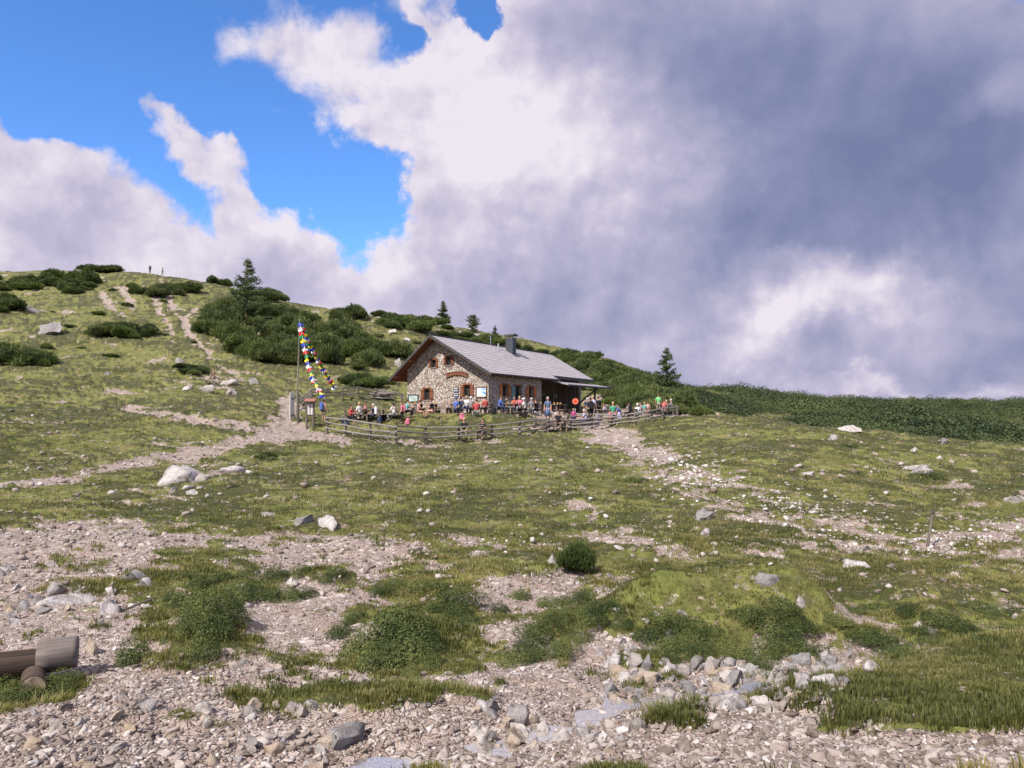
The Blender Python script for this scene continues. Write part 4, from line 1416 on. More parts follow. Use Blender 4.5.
# lone dwarf pine in the meadow: foliage on bare stems
pl = ground(577, 571)
lone = empty('dwarf_pine', (pl[0], pl[1], gz(pl[0], pl[1])))
tag(lone, 'lone bushy dwarf pine standing in the meadow at the centre', 'pine shrub')
v, f = mugo_shape(91, 1500, 6, .20, .028, 9, 1.0)
s_ = 23 * pl[1] / F
fo = link('foliage', np_mesh('foliage', v * np.array([s_, s_, s_ * 1.35]) + np.array([0, 0, .03]), f, M['mugo_light']), lone)
mb = MB()
for k in range(9):
    a = k * .7
    mb.tube((0.02 * math.cos(a), .02 * math.sin(a), -.03), (s_ * .6 * math.cos(a), s_ * .6 * math.sin(a), s_ * .8), .012, .005, 5)
mb.build('stem', M['bark'], lone)

# pine scrub on the far right hills: one mass that reads as a wood
far_t = [leaf_dome(160 + i, 400, .055, 6, 1.0, .3) for i in range(5)]
N = 6500
pxs = rs.uniform(675, 1330, N)
dd = np.exp(rs.uniform(math.log(60), math.log(238), N))
xx = dd * (pxs - 512) / F
crest = np.interp(pxs, [660, 760, 860, 1024, 1330], [76, 62, 54, 47, 47])
nn = fbm(xx, dd, 11, 4, 201)
kp = (dd > crest * 1.05) & (nn > -.34 + .15 * (dd < 90))
hd_ = dd * 0
xx, dd, nn = xx[kp], dd[kp], nn[kp]
zz = terrain(xx, dd)
sz = rs.uniform(.9, 2.3, len(xx)) * (1 + .7 * nn)
v, f = scatter(far_t, np.stack([xx, dd, zz], 1), sz, rs, .1, .5)
tag(link('pine_scrub', np_mesh('pine_scrub', v, f, M['scrub'])), 'dense dark pine scrub covering the far hills on the right', 'pine scrub', kind='stuff')


# ------------------------------------------------------------------ trees
def conifer(px, py, hpx, label, width=.30, layers=20, seed=1, sparse=0.0, leafmat='larch', dmin=2.5, round_=False, depth=None, tw=1.0):
    p = ground(px, py, dmin) if depth is None else at_depth(px, depth)
    H = hpx * p[1] / F
    rr = random.Random(seed)
    t = empty('conifer', (p[0], p[1], gz(p[0], p[1]) - .1))
    tag(t, label, 'tree')
    mb = MB()
    mb.tube((0, 0, 0), (rr.uniform(-.02, .02) * H, 0, H * .97), .022 * H, .004 * H, 7, .006 * H, rr, 5)
    V = []
    nb = 0
    for i in range(layers):
        tt = (i + rr.random()) / layers
        z = H * (.06 + .92 * tt)
        if round_:
            L0 = width * H * math.sin(math.pi * min(.98, .12 + tt * .85)) ** .7
        else:
            L0 = width * H * (1 - tt) ** .85 + .02 * H
        for k in range(rr.randint(4, 7)):
            if rr.random() < sparse: continue
            a = rr.uniform(0, 2 * math.pi)
            L = L0 * rr.uniform(.45, 1.15)
            dr = rr.uniform(-.05, .5)
            q = Vector((math.cos(a) * L, math.sin(a) * L, z + L * dr))
            mb.tube((0, 0, z), q, .0045 * H * (1 - tt * .6), .0012 * H, 4)
            n = max(3, int(L / H * 60 * tw))
            for j in range(n):
                s = (j + .6) / n
                c = Vector((0, 0, z)).lerp(q, s ** .8)
                for b in range(5):
                    c2 = c + Vector((rr.gauss(0, 1), rr.gauss(0, 1), rr.gauss(-.3, .9))) * .016 * H
                    d1 = Vector((math.cos(a + rr.uniform(-1.4, 1.4)), math.sin(a + rr.uniform(-1.4, 1.4)), rr.uniform(-.5, .5))).normalized() * H * .018
                    d2 = d1.cross(Vector((rr.gauss(0, 1), rr.gauss(0, 1), rr.gauss(0, 1)))).normalized() * H * .007
                    V += [c2 - d1, c2 + d2, c2 + d1, c2 - d2]
    mb.build('trunk', M['bark'], t)
    v = np.array([q[:] for q in V])
    link('crown', np_mesh('crown', v, np.arange(len(v)).reshape(-1, 4), M[leafmat]), t)
    return t


conifer(247, 323, 66, 'tall open crowned larch on the left slope breaking the skyline', .36, 26, 3, .34, tw=1.2)
conifer(443, 324, 26, 'pointed spruce on the skyline left of the round tree', .34, 20, 5, .05, 'mugo', tw=1.8)
conifer(473, 334, 19, 'small round topped tree between two spruces on the skyline', .42, 22, 8, 0, 'mugo_light', round_=True, tw=1.6)
conifer(495, 340, 16, 'smallest spruce on the skyline right of the round tree', .32, 16, 9, 0, 'mugo', tw=1.8)
conifer(667, 398, 52, 'broad larch standing alone right of the terrace against dark cloud', .38, 26, 12, .30, 'larch', tw=1.3)
conifer(606, 392, 15, 'small light green larch on the slope behind the canopy', .30, 12, 14, 0, 'mugo_light')
conifer(425, 330, 9, 'tiny light green tree on the upper slope left of the pointed spruce', .35, 10, 15, 0, 'mugo_light')
conifer(526, 352, 11, 'small light green tree rising right behind the chimney', .38, 10, 17, 0, 'mugo_light')
conifer(577, 357, 9, 'little dark spruce on the skyline above the right end of the roof', .35, 9, 19, 0, 'mugo')


# ------------------------------------------------------------------ hut
TERR = -0.03
S_W, S_L, S_R, S_Z = 9.714, 24.0, 3.249, 3.075 - TERR
RV = S_W * .58           # ridge position across
ZB = -0.32
hut = empty('mountain_hut', (HC[0], HC[1], TERR), math.pi / 2 - YAW)
tag(hut, 'rustic stone mountain hut with grey shingle roof and brown shutters on the terrace', 'hut')
UG, VL, VB = 1.07, 0.75, 8.58


def wall_hit_u(px, py):
    """on the long wall (v = VL): distance along and height above the terrace"""
    r = ray(px, py)
    A = np.array([[HA[0], -r[0]], [HA[1], -r[1]]])
    u, t = np.linalg.solve(A, -(HC + HB * VL))
    return u, t * r[2] - TERR


def wall_hit_v(px, py):
    r = ray(px, py)
    A = np.array([[HB[0], -r[0]], [HB[1], -r[1]]])
    v, t = np.linalg.solve(A, -(HC + HA * UG))
    return v, t * r[2] - TERR


def roof_z(v):
    return S_Z + v * S_R / RV if v <= RV else S_Z + S_R + (v - RV) * (ZB - S_R) / (S_W - RV)


m, t, b = new_mat('fieldstone_masonry', 0.92, 0.15)
tcn = t.node('ShaderNodeTexCoord')
mp = t.node('ShaderNodeMapping'); mp.inputs['Scale'].default_value = (1, 1, 1.35)
t.l.new(tcn.outputs['Object'], mp.inputs['Vector'])
wv_ = t.vmath('ADD', mp.outputs[0], t.vmath('SCALE', t.noise(tcn.outputs['Object'], 3.0, 2, .5, color=True), scale=.12))
v1 = t.voronoi(wv_, 5.0); e1 = t.voronoi(wv_, 5.0, 'DISTANCE_TO_EDGE').outputs['Distance']
scn = t.node('ShaderNodeSeparateColor'); t.l.new(v1.outputs['Color'], scn.inputs[0])
c = t.cramp(scn.outputs[0], [(0, (0.30, 0.235, 0.19)), (.25, (0.39, 0.32, 0.265)), (.5, (0.43, 0.365, 0.315)), (.75, (0.52, 0.46, 0.415)), (1, (0.60, 0.56, 0.525))])
c = t.mix(t.mul(t.ramp(t.noise(tcn.outputs['Object'], 9, 4, .6), .4, .65), .22), c, (0.26, 0.20, 0.16))
c = t.mix(t.ramp(e1, .085, .03), c, (0.19, 0.145, 0.12))
t.l.new(c, b.inputs['Base Color'])
t.l.new(t.bump(t.ramp(e1, 0, .12), .9, .05), b.inputs['Normal'])
M['masonry'] = m
m, t, b = new_mat('larch_shingle', 0.6, 0.3)
tcn = t.node('ShaderNodeTexCoord')
br = t.node('ShaderNodeTexBrick')
t.l.new(tcn.outputs['UV'], br.inputs['Vector'])
br.inputs['Scale'].default_value = 1.0
br.inputs['Brick Width'].default_value = .30
br.inputs['Row Height'].default_value = .34
br.inputs['Mortar Size'].default_value = .012
br.inputs['Color1'].default_value = (0.33, 0.30, 0.305, 1); br.inputs['Color2'].default_value = (0.45, 0.41, 0.415, 1); br.inputs['Mortar'].default_value = (0.27, 0.25, 0.25, 1)
nz = t.noise(tcn.outputs['Object'], .7, 4, .6)
c = t.mix(t.mul(t.ramp(nz, .35, .65), .30), br.outputs['Color'], (0.46, 0.425, 0.43))
c = t.mix(t.mul(t.ramp(t.noise(tcn.outputs['Object'], 6, 4, .6), .45, .7), .35), c, (0.25, 0.23, 0.24))
t.l.new(c, b.inputs['Base Color'])
t.l.new(t.bump(br.outputs['Fac'], .4, -.02), b.inputs['Normal'])
M['shingle'] = m
M['red_wood'] = mat_wood('red_brown_larch_wood', (0.26, 0.10, 0.055), (0.12, 0.045, 0.025), 0, 4)
M['shutter'] = mat_wood('orange_brown_shutter', (0.55, 0.19, 0.07), (0.22, 0.07, 0.03), 2, 5)
M['dark_wood'] = mat_wood('dark_porch_wood', (0.13, 0.085, 0.055), (0.045, 0.032, 0.024), 2, 4)
M['fascia'] = plain('dark_fascia', (0.055, 0.05, 0.05), .6, .3, 8, .3)
M['glass'] = plain('dark_window_glass', (0.02, 0.025, 0.025), .08, .5)
M['white_paint'] = plain('white_painted_wood', (0.62, 0.60, 0.57), .6, .3, 20, .12)
M['teal'] = plain('teal_door_paint', (0.10, 0.19, 0.19), .6, .3, 9, .2)
M['metal_dark'] = plain('dark_chimney_metal', (0.055, 0.065, 0.08), .35, .5, 5, .3)
M['metal'] = plain('zinc', (0.35, 0.35, 0.37), .35, .6)


def wall_mesh(name, length, z_top, openings, plane, t0=0.0, thick=.45, breaks=()):
    """a wall with real openings. plane(s, depth, z) -> local point; openings (s0, s1, z0, z1)"""
    ss = sorted(set([t0, length] + [o[0] for o in openings] + [o[1] for o in openings] + list(breaks)))
    mb = MB()
    for a, c in zip(ss[:-1], ss[1:]):
        if c - a < 1e-4: continue
        ops = sorted([(o[2], o[3]) for o in openings if o[0] < (a + c) / 2 < o[1]])
        z0 = -0.35
        segs = []
        for (p, q) in ops:
            segs.append((z0, z0, p, p)); z0 = q
        segs.append((z0, z0, z_top(a), z_top(c)))
        for (la, lc, ha, hc) in segs:
            mb.face([plane(a, 0, la), plane(c, 0, lc), plane(c, 0, hc), plane(a, 0, ha)])
            mb.face([plane(a, thick, la), plane(a, thick, ha), plane(c, thick, hc), plane(c, thick, lc)])
    for (a, c, p, q) in openings:      # reveals
        mb.face([plane(a, 0, p), plane(a, 0, q), plane(a, thick, q), plane(a, thick, p)])
        mb.face([plane(c, 0, p), plane(c, thick, p), plane(c, thick, q), plane(c, 0, q)])
        mb.face([plane(a, 0, q), plane(c, 0, q), plane(c, thick, q), plane(a, thick, q)])
        mb.face([plane(a, 0, p), plane(a, thick, p), plane(c, thick, p), plane(c, 0, p)])
    for e in (t0, length):
        mb.face([plane(e, 0, -.35), plane(e, thick, -.35), plane(e, thick, z_top(e)), plane(e, 0, z_top(e))])
    return mb.build(name, M['masonry'], hut)


def gbox(x0, x1, y0, y1):
    """photo box on the gable wall -> (v0, v1, z0, z1)"""
    ym = (y0 + y1) / 2
    va, _ = wall_hit_v(x0, ym); vb, _ = wall_hit_v(x1, ym)
    xm = (x0 + x1) / 2
    _, za = wall_hit_v(xm, y1); _, zb = wall_hit_v(xm, y0)
    return min(va, vb), max(va, vb), za, zb


def lbox(x0, x1, y0, y1):
    ym = (y0 + y1) / 2
    ua, _ = wall_hit_u(x0, ym); ub, _ = wall_hit_u(x1, ym)
    xm = (x0 + x1) / 2
    _, za = wall_hit_u(xm, y1); _, zb = wall_hit_u(xm, y0)
    return min(ua, ub), max(ua, ub), max(za, 0.02), zb


G_W = [gbox(431.0, 436.3, 359.5, 367.5), gbox(445.6, 451.3, 356.8, 365.3), gbox(424, 430, 389, 400), gbox(463.8, 470.3, 385, 397)]
L_W = [lbox(502, 507.8, 385, 396.5), lbox(514.6, 521.6, 386, 411.8), lbox(528.4, 533.4, 387, 397.5)]
gp = lambda s, d, z: (UG + d, s, z)
lp = lambda s, d, z: (s, VL + d, z)
U_STONE = wall_hit_u(541.5, 400)[0]
_r = ray(581, 400)
U_END = float(np.linalg.solve(np.array([[HA[0], -_r[0]], [HA[1], -_r[1]]]), -(HC + HB * (VL + 1.8)))[0])
wall_mesh('wall', VB, lambda v: roof_z(v) - .16, G_W, gp, VL, .45, (RV,))
wall_mesh('wall', U_STONE, lambda u: roof_z(VL) - .14, L_W, lp, UG + .45, .45)
gp2 = lambda s, d, z: (U_END - d, s, z)
wall_mesh('wall', VB, lambda v: roof_z(v) - .16, [], gp2, VL + 1.8, .45, (RV,))
lp2 = lambda s, d, z: (s, VB - d, z)
wall_mesh('wall', U_END, lambda u: roof_z(VB) - .14, [], lp2, UG + .45, .45)
# recessed porch front of dark boards with posts
mb = MB()
mb.box(((U_STONE + U_END) / 2, VL + 1.9, 1.5), (U_END - U_STONE, .12, 3.6))
for k in range(14):
    mb.box((U_STONE + .4 + k * (U_END - U_STONE - .6) / 14, VL + 1.82, 1.3), (.08, .05, 2.6))
mb.box((U_STONE + .06, VL + 1.15, 1.4), (.12, 1.4, 3.2))
mb.build('porch_wall', M['dark_wood'], hut)
for k, uu in enumerate((U_STONE + 1.5, U_STONE + 4.2, U_STONE + 7.2)):
    mb = MB(); mb.box((uu, VL + 1.80, .95), (.85 if k != 1 else 1.1, .06, 1.9))
    fr = mb.build('window_frame', M['old_wood'], hut)
    mb = MB(); mb.box((uu, VL + 1.765, 1.05), (.62 if k != 1 else .85, .03, 1.4)); mb.build('pane', M['glass'], fr)
for uu in (U_STONE + 2.9, U_STONE + 5.9, U_END - .1):
    MB().box((uu, VL + .15, 1.45), (.16, .16, 2.9)).build('porch_post', M['dark_wood'], hut)


def window(box, plane, depth=.22, door=False, cross=True):
    a, c, p, q = box
    fr = MB()
    w_ = .06
    for (s0, s1, z0, z1) in ((a, a + w_, p, q), (c - w_, c, p, q), (a + w_, c - w_, q - w_, q), (a + w_, c - w_, p, p + w_)):
        P0 = Vector(plane(s0, depth, z0)); P1 = Vector(plane(s1, depth + .06, z1))
        fr.box((P0 + P1) / 2, [abs(P1[i] - P0[i]) for i in range(3)])
    if cross:
        sm = (a + c) / 2
        P0 = Vector(plane(sm - .02, depth + .01, p + w_)); P1 = Vector(plane(sm + .02, depth + .05, q - w_))
        fr.box((P0 + P1) / 2, [abs(P1[i] - P0[i]) for i in range(3)])
        zm = p + (q - p) * .6
        for (s0, s1) in ((a + w_, sm - .02), (sm + .02, c - w_)):
            P0 = Vector(plane(s0, depth + .01, zm - .02)); P1 = Vector(plane(s1, depth + .05, zm + .02))
            fr.box((P0 + P1) / 2, [abs(P1[i] - P0[i]) for i in range(3)])
    f = fr.build('door_frame' if door else 'window_frame', M['dark_wood'], hut)
    P0 = Vector(plane(a + w_, depth + .03, p + w_)); P1 = Vector(plane(c - w_, depth + .045, q - w_))
    MB().box((P0 + P1) / 2, [max(.01, abs(P1[i] - P0[i])) for i in range(3)]).build('pane', M['glass'], f)
    # lintel and sill
    P0 = Vector(plane(a - .12, -.03, q + .003)); P1 = Vector(plane(c + .12, .12, q + .13))
    MB().box((P0 + P1) / 2, [abs(P1[i] - P0[i]) for i in range(3)]).build('lintel', M['red_wood'], hut)
    if not door:
        P0 = Vector(plane(a - .06, -.07, p - .08)); P1 = Vector(plane(c + .06, .2, p - .003))
        MB().box((P0 + P1) / 2, [abs(P1[i] - P0[i]) for i in range(3)]).build('window_sill', M['old_wood'], hut)
        n = 3 if c - a > .5 else 2
    return f


def shutter(s0, s1, z0, z1, plane, mat='shutter'):
    mb = MB()
    P0 = Vector(plane(s0, -.055, z0)); P1 = Vector(plane(s1, -.015, z1))
    mb.box((P0 + P1) / 2, [abs(P1[i] - P0[i]) for i in range(3)])
    for zz in (z0 + (z1 - z0) * .18, z0 + (z1 - z0) * .82):
        P0 = Vector(plane(s0 + .02, -.085, zz - .045)); P1 = Vector(plane(s1 - .02, -.056, zz + .045))
        mb.box((P0 + P1) / 2, [abs(P1[i] - P0[i]) for i in range(3)])
    mb.build('shutter', M[mat], hut)


for bx_ in G_W:
    window(bx_, gp)
window(L_W[0], lp); window(L_W[2], lp)
window(L_W[1], lp, .25, True, False)
for (x0, x1, y0, y1), k in (((429, 431, 359.5, 367.5), 0), ((436.3, 438.2, 359.5, 367.5), 0), ((443.8, 445.6, 356.8, 365.3), 1), ((451.3, 453.8, 356.5, 365), 1),
                            ((421, 424, 389.5, 400), 2), ((430, 433.4, 389, 400), 2), ((460.6, 463.8, 385, 397), 3), ((470.3, 474, 384.6, 397), 3)):
    q_ = gbox(x0, x1, y0, y1)
    shutter(q_[0], q_[1], G_W[k][2], G_W[k][3], gp, 'red_wood')
for (x0, x1), k in (((499.2, 502), 0), ((507.8, 510.4), 0), ((525.8, 528.4), 2), ((533.4, 536), 2)):
    q_ = lbox(x0, x1, 388, 396)
    shutter(q_[0], q_[1], L_W[k][2], L_W[k][3], lp)
q_ = lbox(510.9, 514.6, 388, 396)
mb = MB(); mb.box(((q_[0] + q_[1]) / 2, VL - .035, L_W[1][3] / 2 + .4), (q_[1] - q_[0], .05, L_W[1][3] - .9))
dl = mb.build('door', M['teal'], hut)
MB().box((q_[1] - .08, VL - .09, 1.1), (.03, .05, .14)).build('handle', M['metal'], dl)

# roof: courses of shingles lapping down each slope
def slope(v_eave, v_ridge, u_rng, name='roof'):
    """u_rng(v) -> (u0, u1). courses from eave to ridge, every course tilted a little so its lower edge stands proud"""
    n = 17
    bm = bmesh.new(); uvl = bm.loops.layers.uv.new('UVMap')
    tot = math.hypot(v_ridge - v_eave, roof_z(v_ridge) - roof_z(v_eave))
    for i in range(n):
        va = v_eave + (v_ridge - v_eave) * i / n
        vb = v_eave + (v_ridge - v_eave) * (i + 1) / n
        u0a, u1a = u_rng(va + (vb - va) * .5)
        za = roof_z(va) + .030; zb = roof_z(vb) + .008
        pts = [(u0a, va, za), (u1a, va, za), (u1a, vb, zb), (u0a, vb, zb)]
        vs = [bm.verts.new(p) for p in pts]
        fc = bm.faces.new(vs)
        for lo, (p, s_) in zip(fc.loops, zip(pts, (0, 0, 1, 1))):
            lo[uvl].uv = (p[0], (i + s_) * .34)
        # butt edge of the course
        lw = [bm.verts.new((u0a, va, za)), bm.verts.new((u1a, va, za)), bm.verts.new((u1a, va, za - .05)), bm.verts.new((u0a, va, za - .05))]
        f2 = bm.faces.new(lw)
        for lo in f2.loops: lo[uvl].uv = (0, 0)
    bmesh.ops.recalc_face_normals(bm, faces=bm.faces)
    me = bpy.data.meshes.new(name); bm.to_mesh(me); bm.free(); me.materials.append(M['shingle'])
    return link(name, me, hut)


LF = 13.27
S2 = 0.62
slope(0.0, RV, lambda v: (0.0, LF if v < S2 else S_L))
slope(S_W, RV, lambda v: (0.0, S_L))
# roof boards under the shingles with battens, seen under the overhang
mb = MB()
TH = .13
def slab(mb, u0, u1, va, vb, top=-.012, th=TH):
    p = [(u0, va, roof_z(va) + top), (u0, vb, roof_z(vb) + top), (u0, vb, roof_z(vb) + top - th), (u0, va, roof_z(va) + top - th)]
    mb.prism(p, (u1 - u0, 0, 0))
slab(mb, 0.03, LF - .02, 0.02, RV); slab(mb, LF - .015, S_L - .03, S2 + .03, RV); slab(mb, .03, S_L - .03, S_W - .02, RV)
mb.build('roof_boards', M['red_wood'], hut)
mb = MB()
slab(mb, -.04, .026, -0.04, RV, .03, .24); slab(mb, -.04, .026, S_W + .04, RV, .03, .24)
slab(mb, S_L - .026, S_L + .04, S2, RV, .03, .22); slab(mb, S_L - .026, S_L + .04, S_W + .04, RV, .03, .22)
mb.box((LF / 2, -.03, S_Z - .04), (LF, .05, .17)); mb.box(((LF + S_L) / 2, S2 - .02, roof_z(S2) - .10), (S_L - LF, .05, .26))
mb.box((S_L / 2, S_W + .03, roof_z(S_W) - .04), (S_L, .05, .17))
mb.box((S_L / 2, RV, roof_z(RV) + .05), (S_L + .02, .26, .05))
mb.build('fascia', M['fascia'], hut)
mb = MB()
mb.tube((-.05, -.12, S_Z - .03), (LF + .1, -.12, S_Z - .07), .065, .065, 8)
mb.build('gutter', M['fascia'], hut)
MB().tube((LF - .3, -.08, S_Z - .1), (LF - .3, VL + .05, S_Z - .9), .04, .04, 7).build('downpipe', M['fascia'], hut)
# rafters and purlins
for vv in (0.32, RV * .5, RV, (RV + S_W) / 2, S_W - .55):
    MB().box((.62, vv, roof_z(vv) - .26 - (.04 if vv == RV else 0)), (1.1, .18, .20)).build('purlin', M['red_wood'], hut)
for k in range(3):
    uu = .18 + k * .32
    mb = MB()
    for (va, vb) in ((.1, RV - .05), (S_W - .1, RV + .05)):
        mb.prism([(uu, va, roof_z(va) - .145), (uu, vb, roof_z(vb) - .145), (uu, vb, roof_z(vb) - .23), (uu, va, roof_z(va) - .23)], (.09, 0, 0))
    mb.build('rafter', M['red_wood'], hut)
for k in range(16):
    uu = 1.3 + k * .8
    if uu > LF - .3: break
    MB().prism([(uu, .04, roof_z(.04) - .145), (uu, VL - .004, roof_z(VL) - .145), (uu, VL - .004, roof_z(VL) - .25), (uu, .04, roof_z(.04) - .25)], (.1, 0, 0)).build('rafter', M['dark_wood'], hut)
# canopy over the far end
mb = MB()
cz0 = S_Z - .02; cz1 = S_Z - .46
mb.prism([(LF + .05, S2 + .5, cz0), (LF + .05, -.95, cz1), (LF + .05, -.95, cz1 - .07), (LF + .05, S2 + .5, cz0 - .07)], (S_L + .9 - LF, 0, 0))
can = mb.build('canopy', M['metal'], hut)
M['canopy'] = plain('pale_canopy_sheet', (0.30, 0.28, 0.29), .5, .4, 3, .15)
can.data.materials[0] = M['canopy']
mb = MB()
mb.box(((LF + S_L + .95) / 2, -.985, cz1 - .06), (S_L + .9 - LF, .05, .16))
mb.box((S_L + .98, -.2, (cz0 + cz1) / 2 - .05), (.05, 1.6, .12))
mb.build('canopy_edge', M['fascia'], hut)
for uu in (LF + .5, LF + 3.5, LF + 6.5, LF + 9.5):
    MB().prism([(uu, S2 + .3, cz0 - .075), (uu, -.9, cz1 - .075), (uu, -.9, cz1 - .17), (uu, S2 + .3, cz0 - .17)], (.1, 0, 0)).build('canopy_rafter', M['dark_wood'], hut)
U_STR = wall_hit_u(577, 400)[0]
MB().tube((U_STR, VL + .1, .7), (U_STR + 2.3, -.6, cz1 - .1), .10, .09, 8).build('strut', M['dark_wood'], hut)
MB().box((U_STR, VL, 1.3), (.14, .14, 2.7)).build('post', M['dark_wood'], hut)
# chimney, vent pipe, lamp-less
r_ = ray(511, 355.5)
vch = RV - 1.15
A_ = np.array([[HA[0], -r_[0]], [HA[1], -r_[1]]])
uch, _t = np.linalg.solve(A_, -(HC + HB * vch))
mb = MB()
zr = roof_z(vch)
mb.box((uch, vch, zr + .45), (.72, .72, 1.9))
ch = mb.build('chimney', M['metal_dark'], hut)
mb = MB()
for k in range(5):
    mb.box((uch - .30 + .15 * k, vch - .367, zr + .5), (.02, .014, 1.7)); mb.box((uch - .367, vch - .30 + .15 * k, zr + .5), (.014, .02, 1.7))
mb.build('seam', M['fascia'], ch)
mb = MB()
for sx in (-.3, .3):
    for sy in (-.3, .3):
        mb.tube((uch + sx, vch + sy, zr + 1.40), (uch + sx, vch + sy, zr + 1.62), .03)
mb.prism([(uch - .55, vch - .5, zr + 1.60), (uch + .55, vch - .5, zr + 1.60), (uch + .48, vch - .5, zr + 1.72), (uch, vch - .5, zr + 1.80), (uch - .48, vch - .5, zr + 1.72)], (0, 1.0, 0))
mb.build('chimney_cap', M['fascia'], ch)
mb = MB()
mb.box((uch, vch - .55, roof_z(vch - .55) + .055), (.95, .45, .03), Matrix.Rotation(math.atan2(S_R, RV), 3, 'X'))
mb.build('flashing', M['fascia'], ch)
MB().tube((uch - 1.9, RV - .8, roof_z(RV - .8)), (uch - 1.9, RV - .8, roof_z(RV - .8) + .55), .07).build('vent_pipe', M['metal'], hut)
mb = MB()
mb.tube((uch - 2.4, RV - .25, roof_z(RV) - .2), (uch - 2.4, RV - .25, roof_z(RV) + .75), .025)
mb.tube((uch - 2.9, RV - .35, roof_z(RV) + .72), (uch - 1.9, RV - .15, roof_z(RV) + .55), .02)
mb.build('aerial', M['metal'], hut)

# ------------------------------------------------------------------ boards and signs on the gable
def on_gable(x, y):
    v, z = wall_hit_v(x, y)
    loc = HC + HA * (UG - .01) + HB * v
    return loc, z + TERR, v


HROT = math.pi / 2 - YAW
def gable_thing(name, box, label, cat):
    v0, v1, z0, z1 = gbox(*box)
    loc = HC + HA * (UG - .012) + HB * (v0 + v1) / 2
    o = empty(name, (loc[0], loc[1], TERR + z0), HROT)
    tag(o, label, cat)
    return o, v1 - v0, z1 - z0


def board(name, box, label, cat, matb, fr=.07, frm='red_wood'):
    o, w_, h_ = gable_thing(name, box, label, cat)
    mb = MB()
    for (y0, y1, z0, z1) in ((-w_ / 2, w_ / 2, 0, fr), (-w_ / 2, w_ / 2, h_ - fr, h_), (-w_ / 2, -w_ / 2 + fr, fr, h_ - fr), (w_ / 2 - fr, w_ / 2, fr, h_ - fr)):
        mb.box((-.04, (y0 + y1) / 2, (z0 + z1) / 2), (.07, y1 - y0, z1 - z0))
    mb.build('frame', M[frm], o)
    MB().box((-.022, 0, h_ / 2), (.03, w_ - 2 * fr, h_ - 2 * fr)).build('panel', matb, o)
    return o


m, t, b = new_mat('painted_hiking_map', .5, .3)
tcn = t.node('ShaderNodeTexCoord')
n = t.noise(tcn.outputs['Object'], 2.6, 5, .6, .8)
c = t.cramp(n, [(.30, (0.25, 0.42, 0.55)), (.45, (0.62, 0.72, 0.72)), (.55, (0.70, 0.72, 0.66)), (.7, (0.40, 0.62, 0.62))])
sp = t.node('ShaderNodeSeparateXYZ'); t.l.new(tcn.outputs['Object'], sp.inputs[0])
c = t.mix(t.mul(t.ramp(sp.outputs[1], .1, -.2), t.ramp(t.noise(tcn.outputs['Object'], 5, 3, .5), .45, .55)), c, (0.08, 0.28, 0.55))
t.l.new(c, b.inputs['Base Color'])
M['map'] = m
M['slate'] = plain('pale_green_slate', (0.36, 0.44, 0.40), .5, .3, 5, .3)
board('map_board', (476.3, 487, 386.5, 397.5), 'large framed pale blue hiking map mounted near the right corner of the gable', 'map board', M['map'])
board('notice_board', (408.6, 418.6, 394.5, 402), 'low dark framed pale green notice board at the left end of the gable wall', 'notice board', M['slate'], .06, 'fascia')
o = board('poster', (454, 458.6, 387, 391.6), 'upper small blue and white poster beside the lower right gable window', 'poster', M['white_paint'], .03, 'fascia')
MB().box((-.045, .0, .17), (.012, .30, .14)).build('picture', plain('poster_blue', (0.09, 0.12, 0.22), .5), o)
o = board('poster', (454, 458.6, 392.3, 396.4), 'lower small dark and white poster beside the lower right gable window', 'poster', M['white_paint'], .03, 'fascia')
MB().box((-.045, .0, .16), (.012, .24, .12)).build('picture', plain('poster_dark', (0.05, 0.07, 0.07), .5), o)
o, w_, h_ = gable_thing('carved_sign', (446.3, 468, 371.3, 378.6), 'arched carved brown wooden sign high on the gable between the windows', 'sign')
mb = MB(); N_ = 14
top = []; bot = []
for k in range(N_ + 1):
    s = k / N_ * 2 - 1
    top.append((-.06, s * w_ / 2, h_ * (1 - .28 * s * s))); bot.append((-.06, s * w_ / 2 * .94, h_ * (.42 - .42 * s * s)))
mb.prism(top + bot[::-1], (.05, 0, 0)); mb.build('board', M['red_wood'], o)
mb = MB()
for k in range(N_):
    s0 = k / N_ * 2 - 1; s1 = (k + 1) / N_ * 2 - 1
    for (pp, qq) in (((-.072, s0 * w_ / 2 * .97, h_ * (.93 - .28 * s0 * s0)), (-.072, s1 * w_ / 2 * .97, h_ * (.93 - .28 * s1 * s1))), ((-.072, s0 * w_ / 2 * .91, h_ * (.50 - .42 * s0 * s0)), (-.072, s1 * w_ / 2 * .91, h_ * (.50 - .42 * s1 * s1)))):
        mb.tube(pp, qq, .022, .022, 5)
mb.build('rim', M['dark_wood'], o)
# beam ends carrying the sign
# ------------------------------------------------------------------ fences
def rail(mb, p, q, r=.045, rng=rnd, sag=.03):
    mb.tube(p, q, r * rng.uniform(.9, 1.15), r * rng.uniform(.8, 1.1), 6, .02, rng, 3)


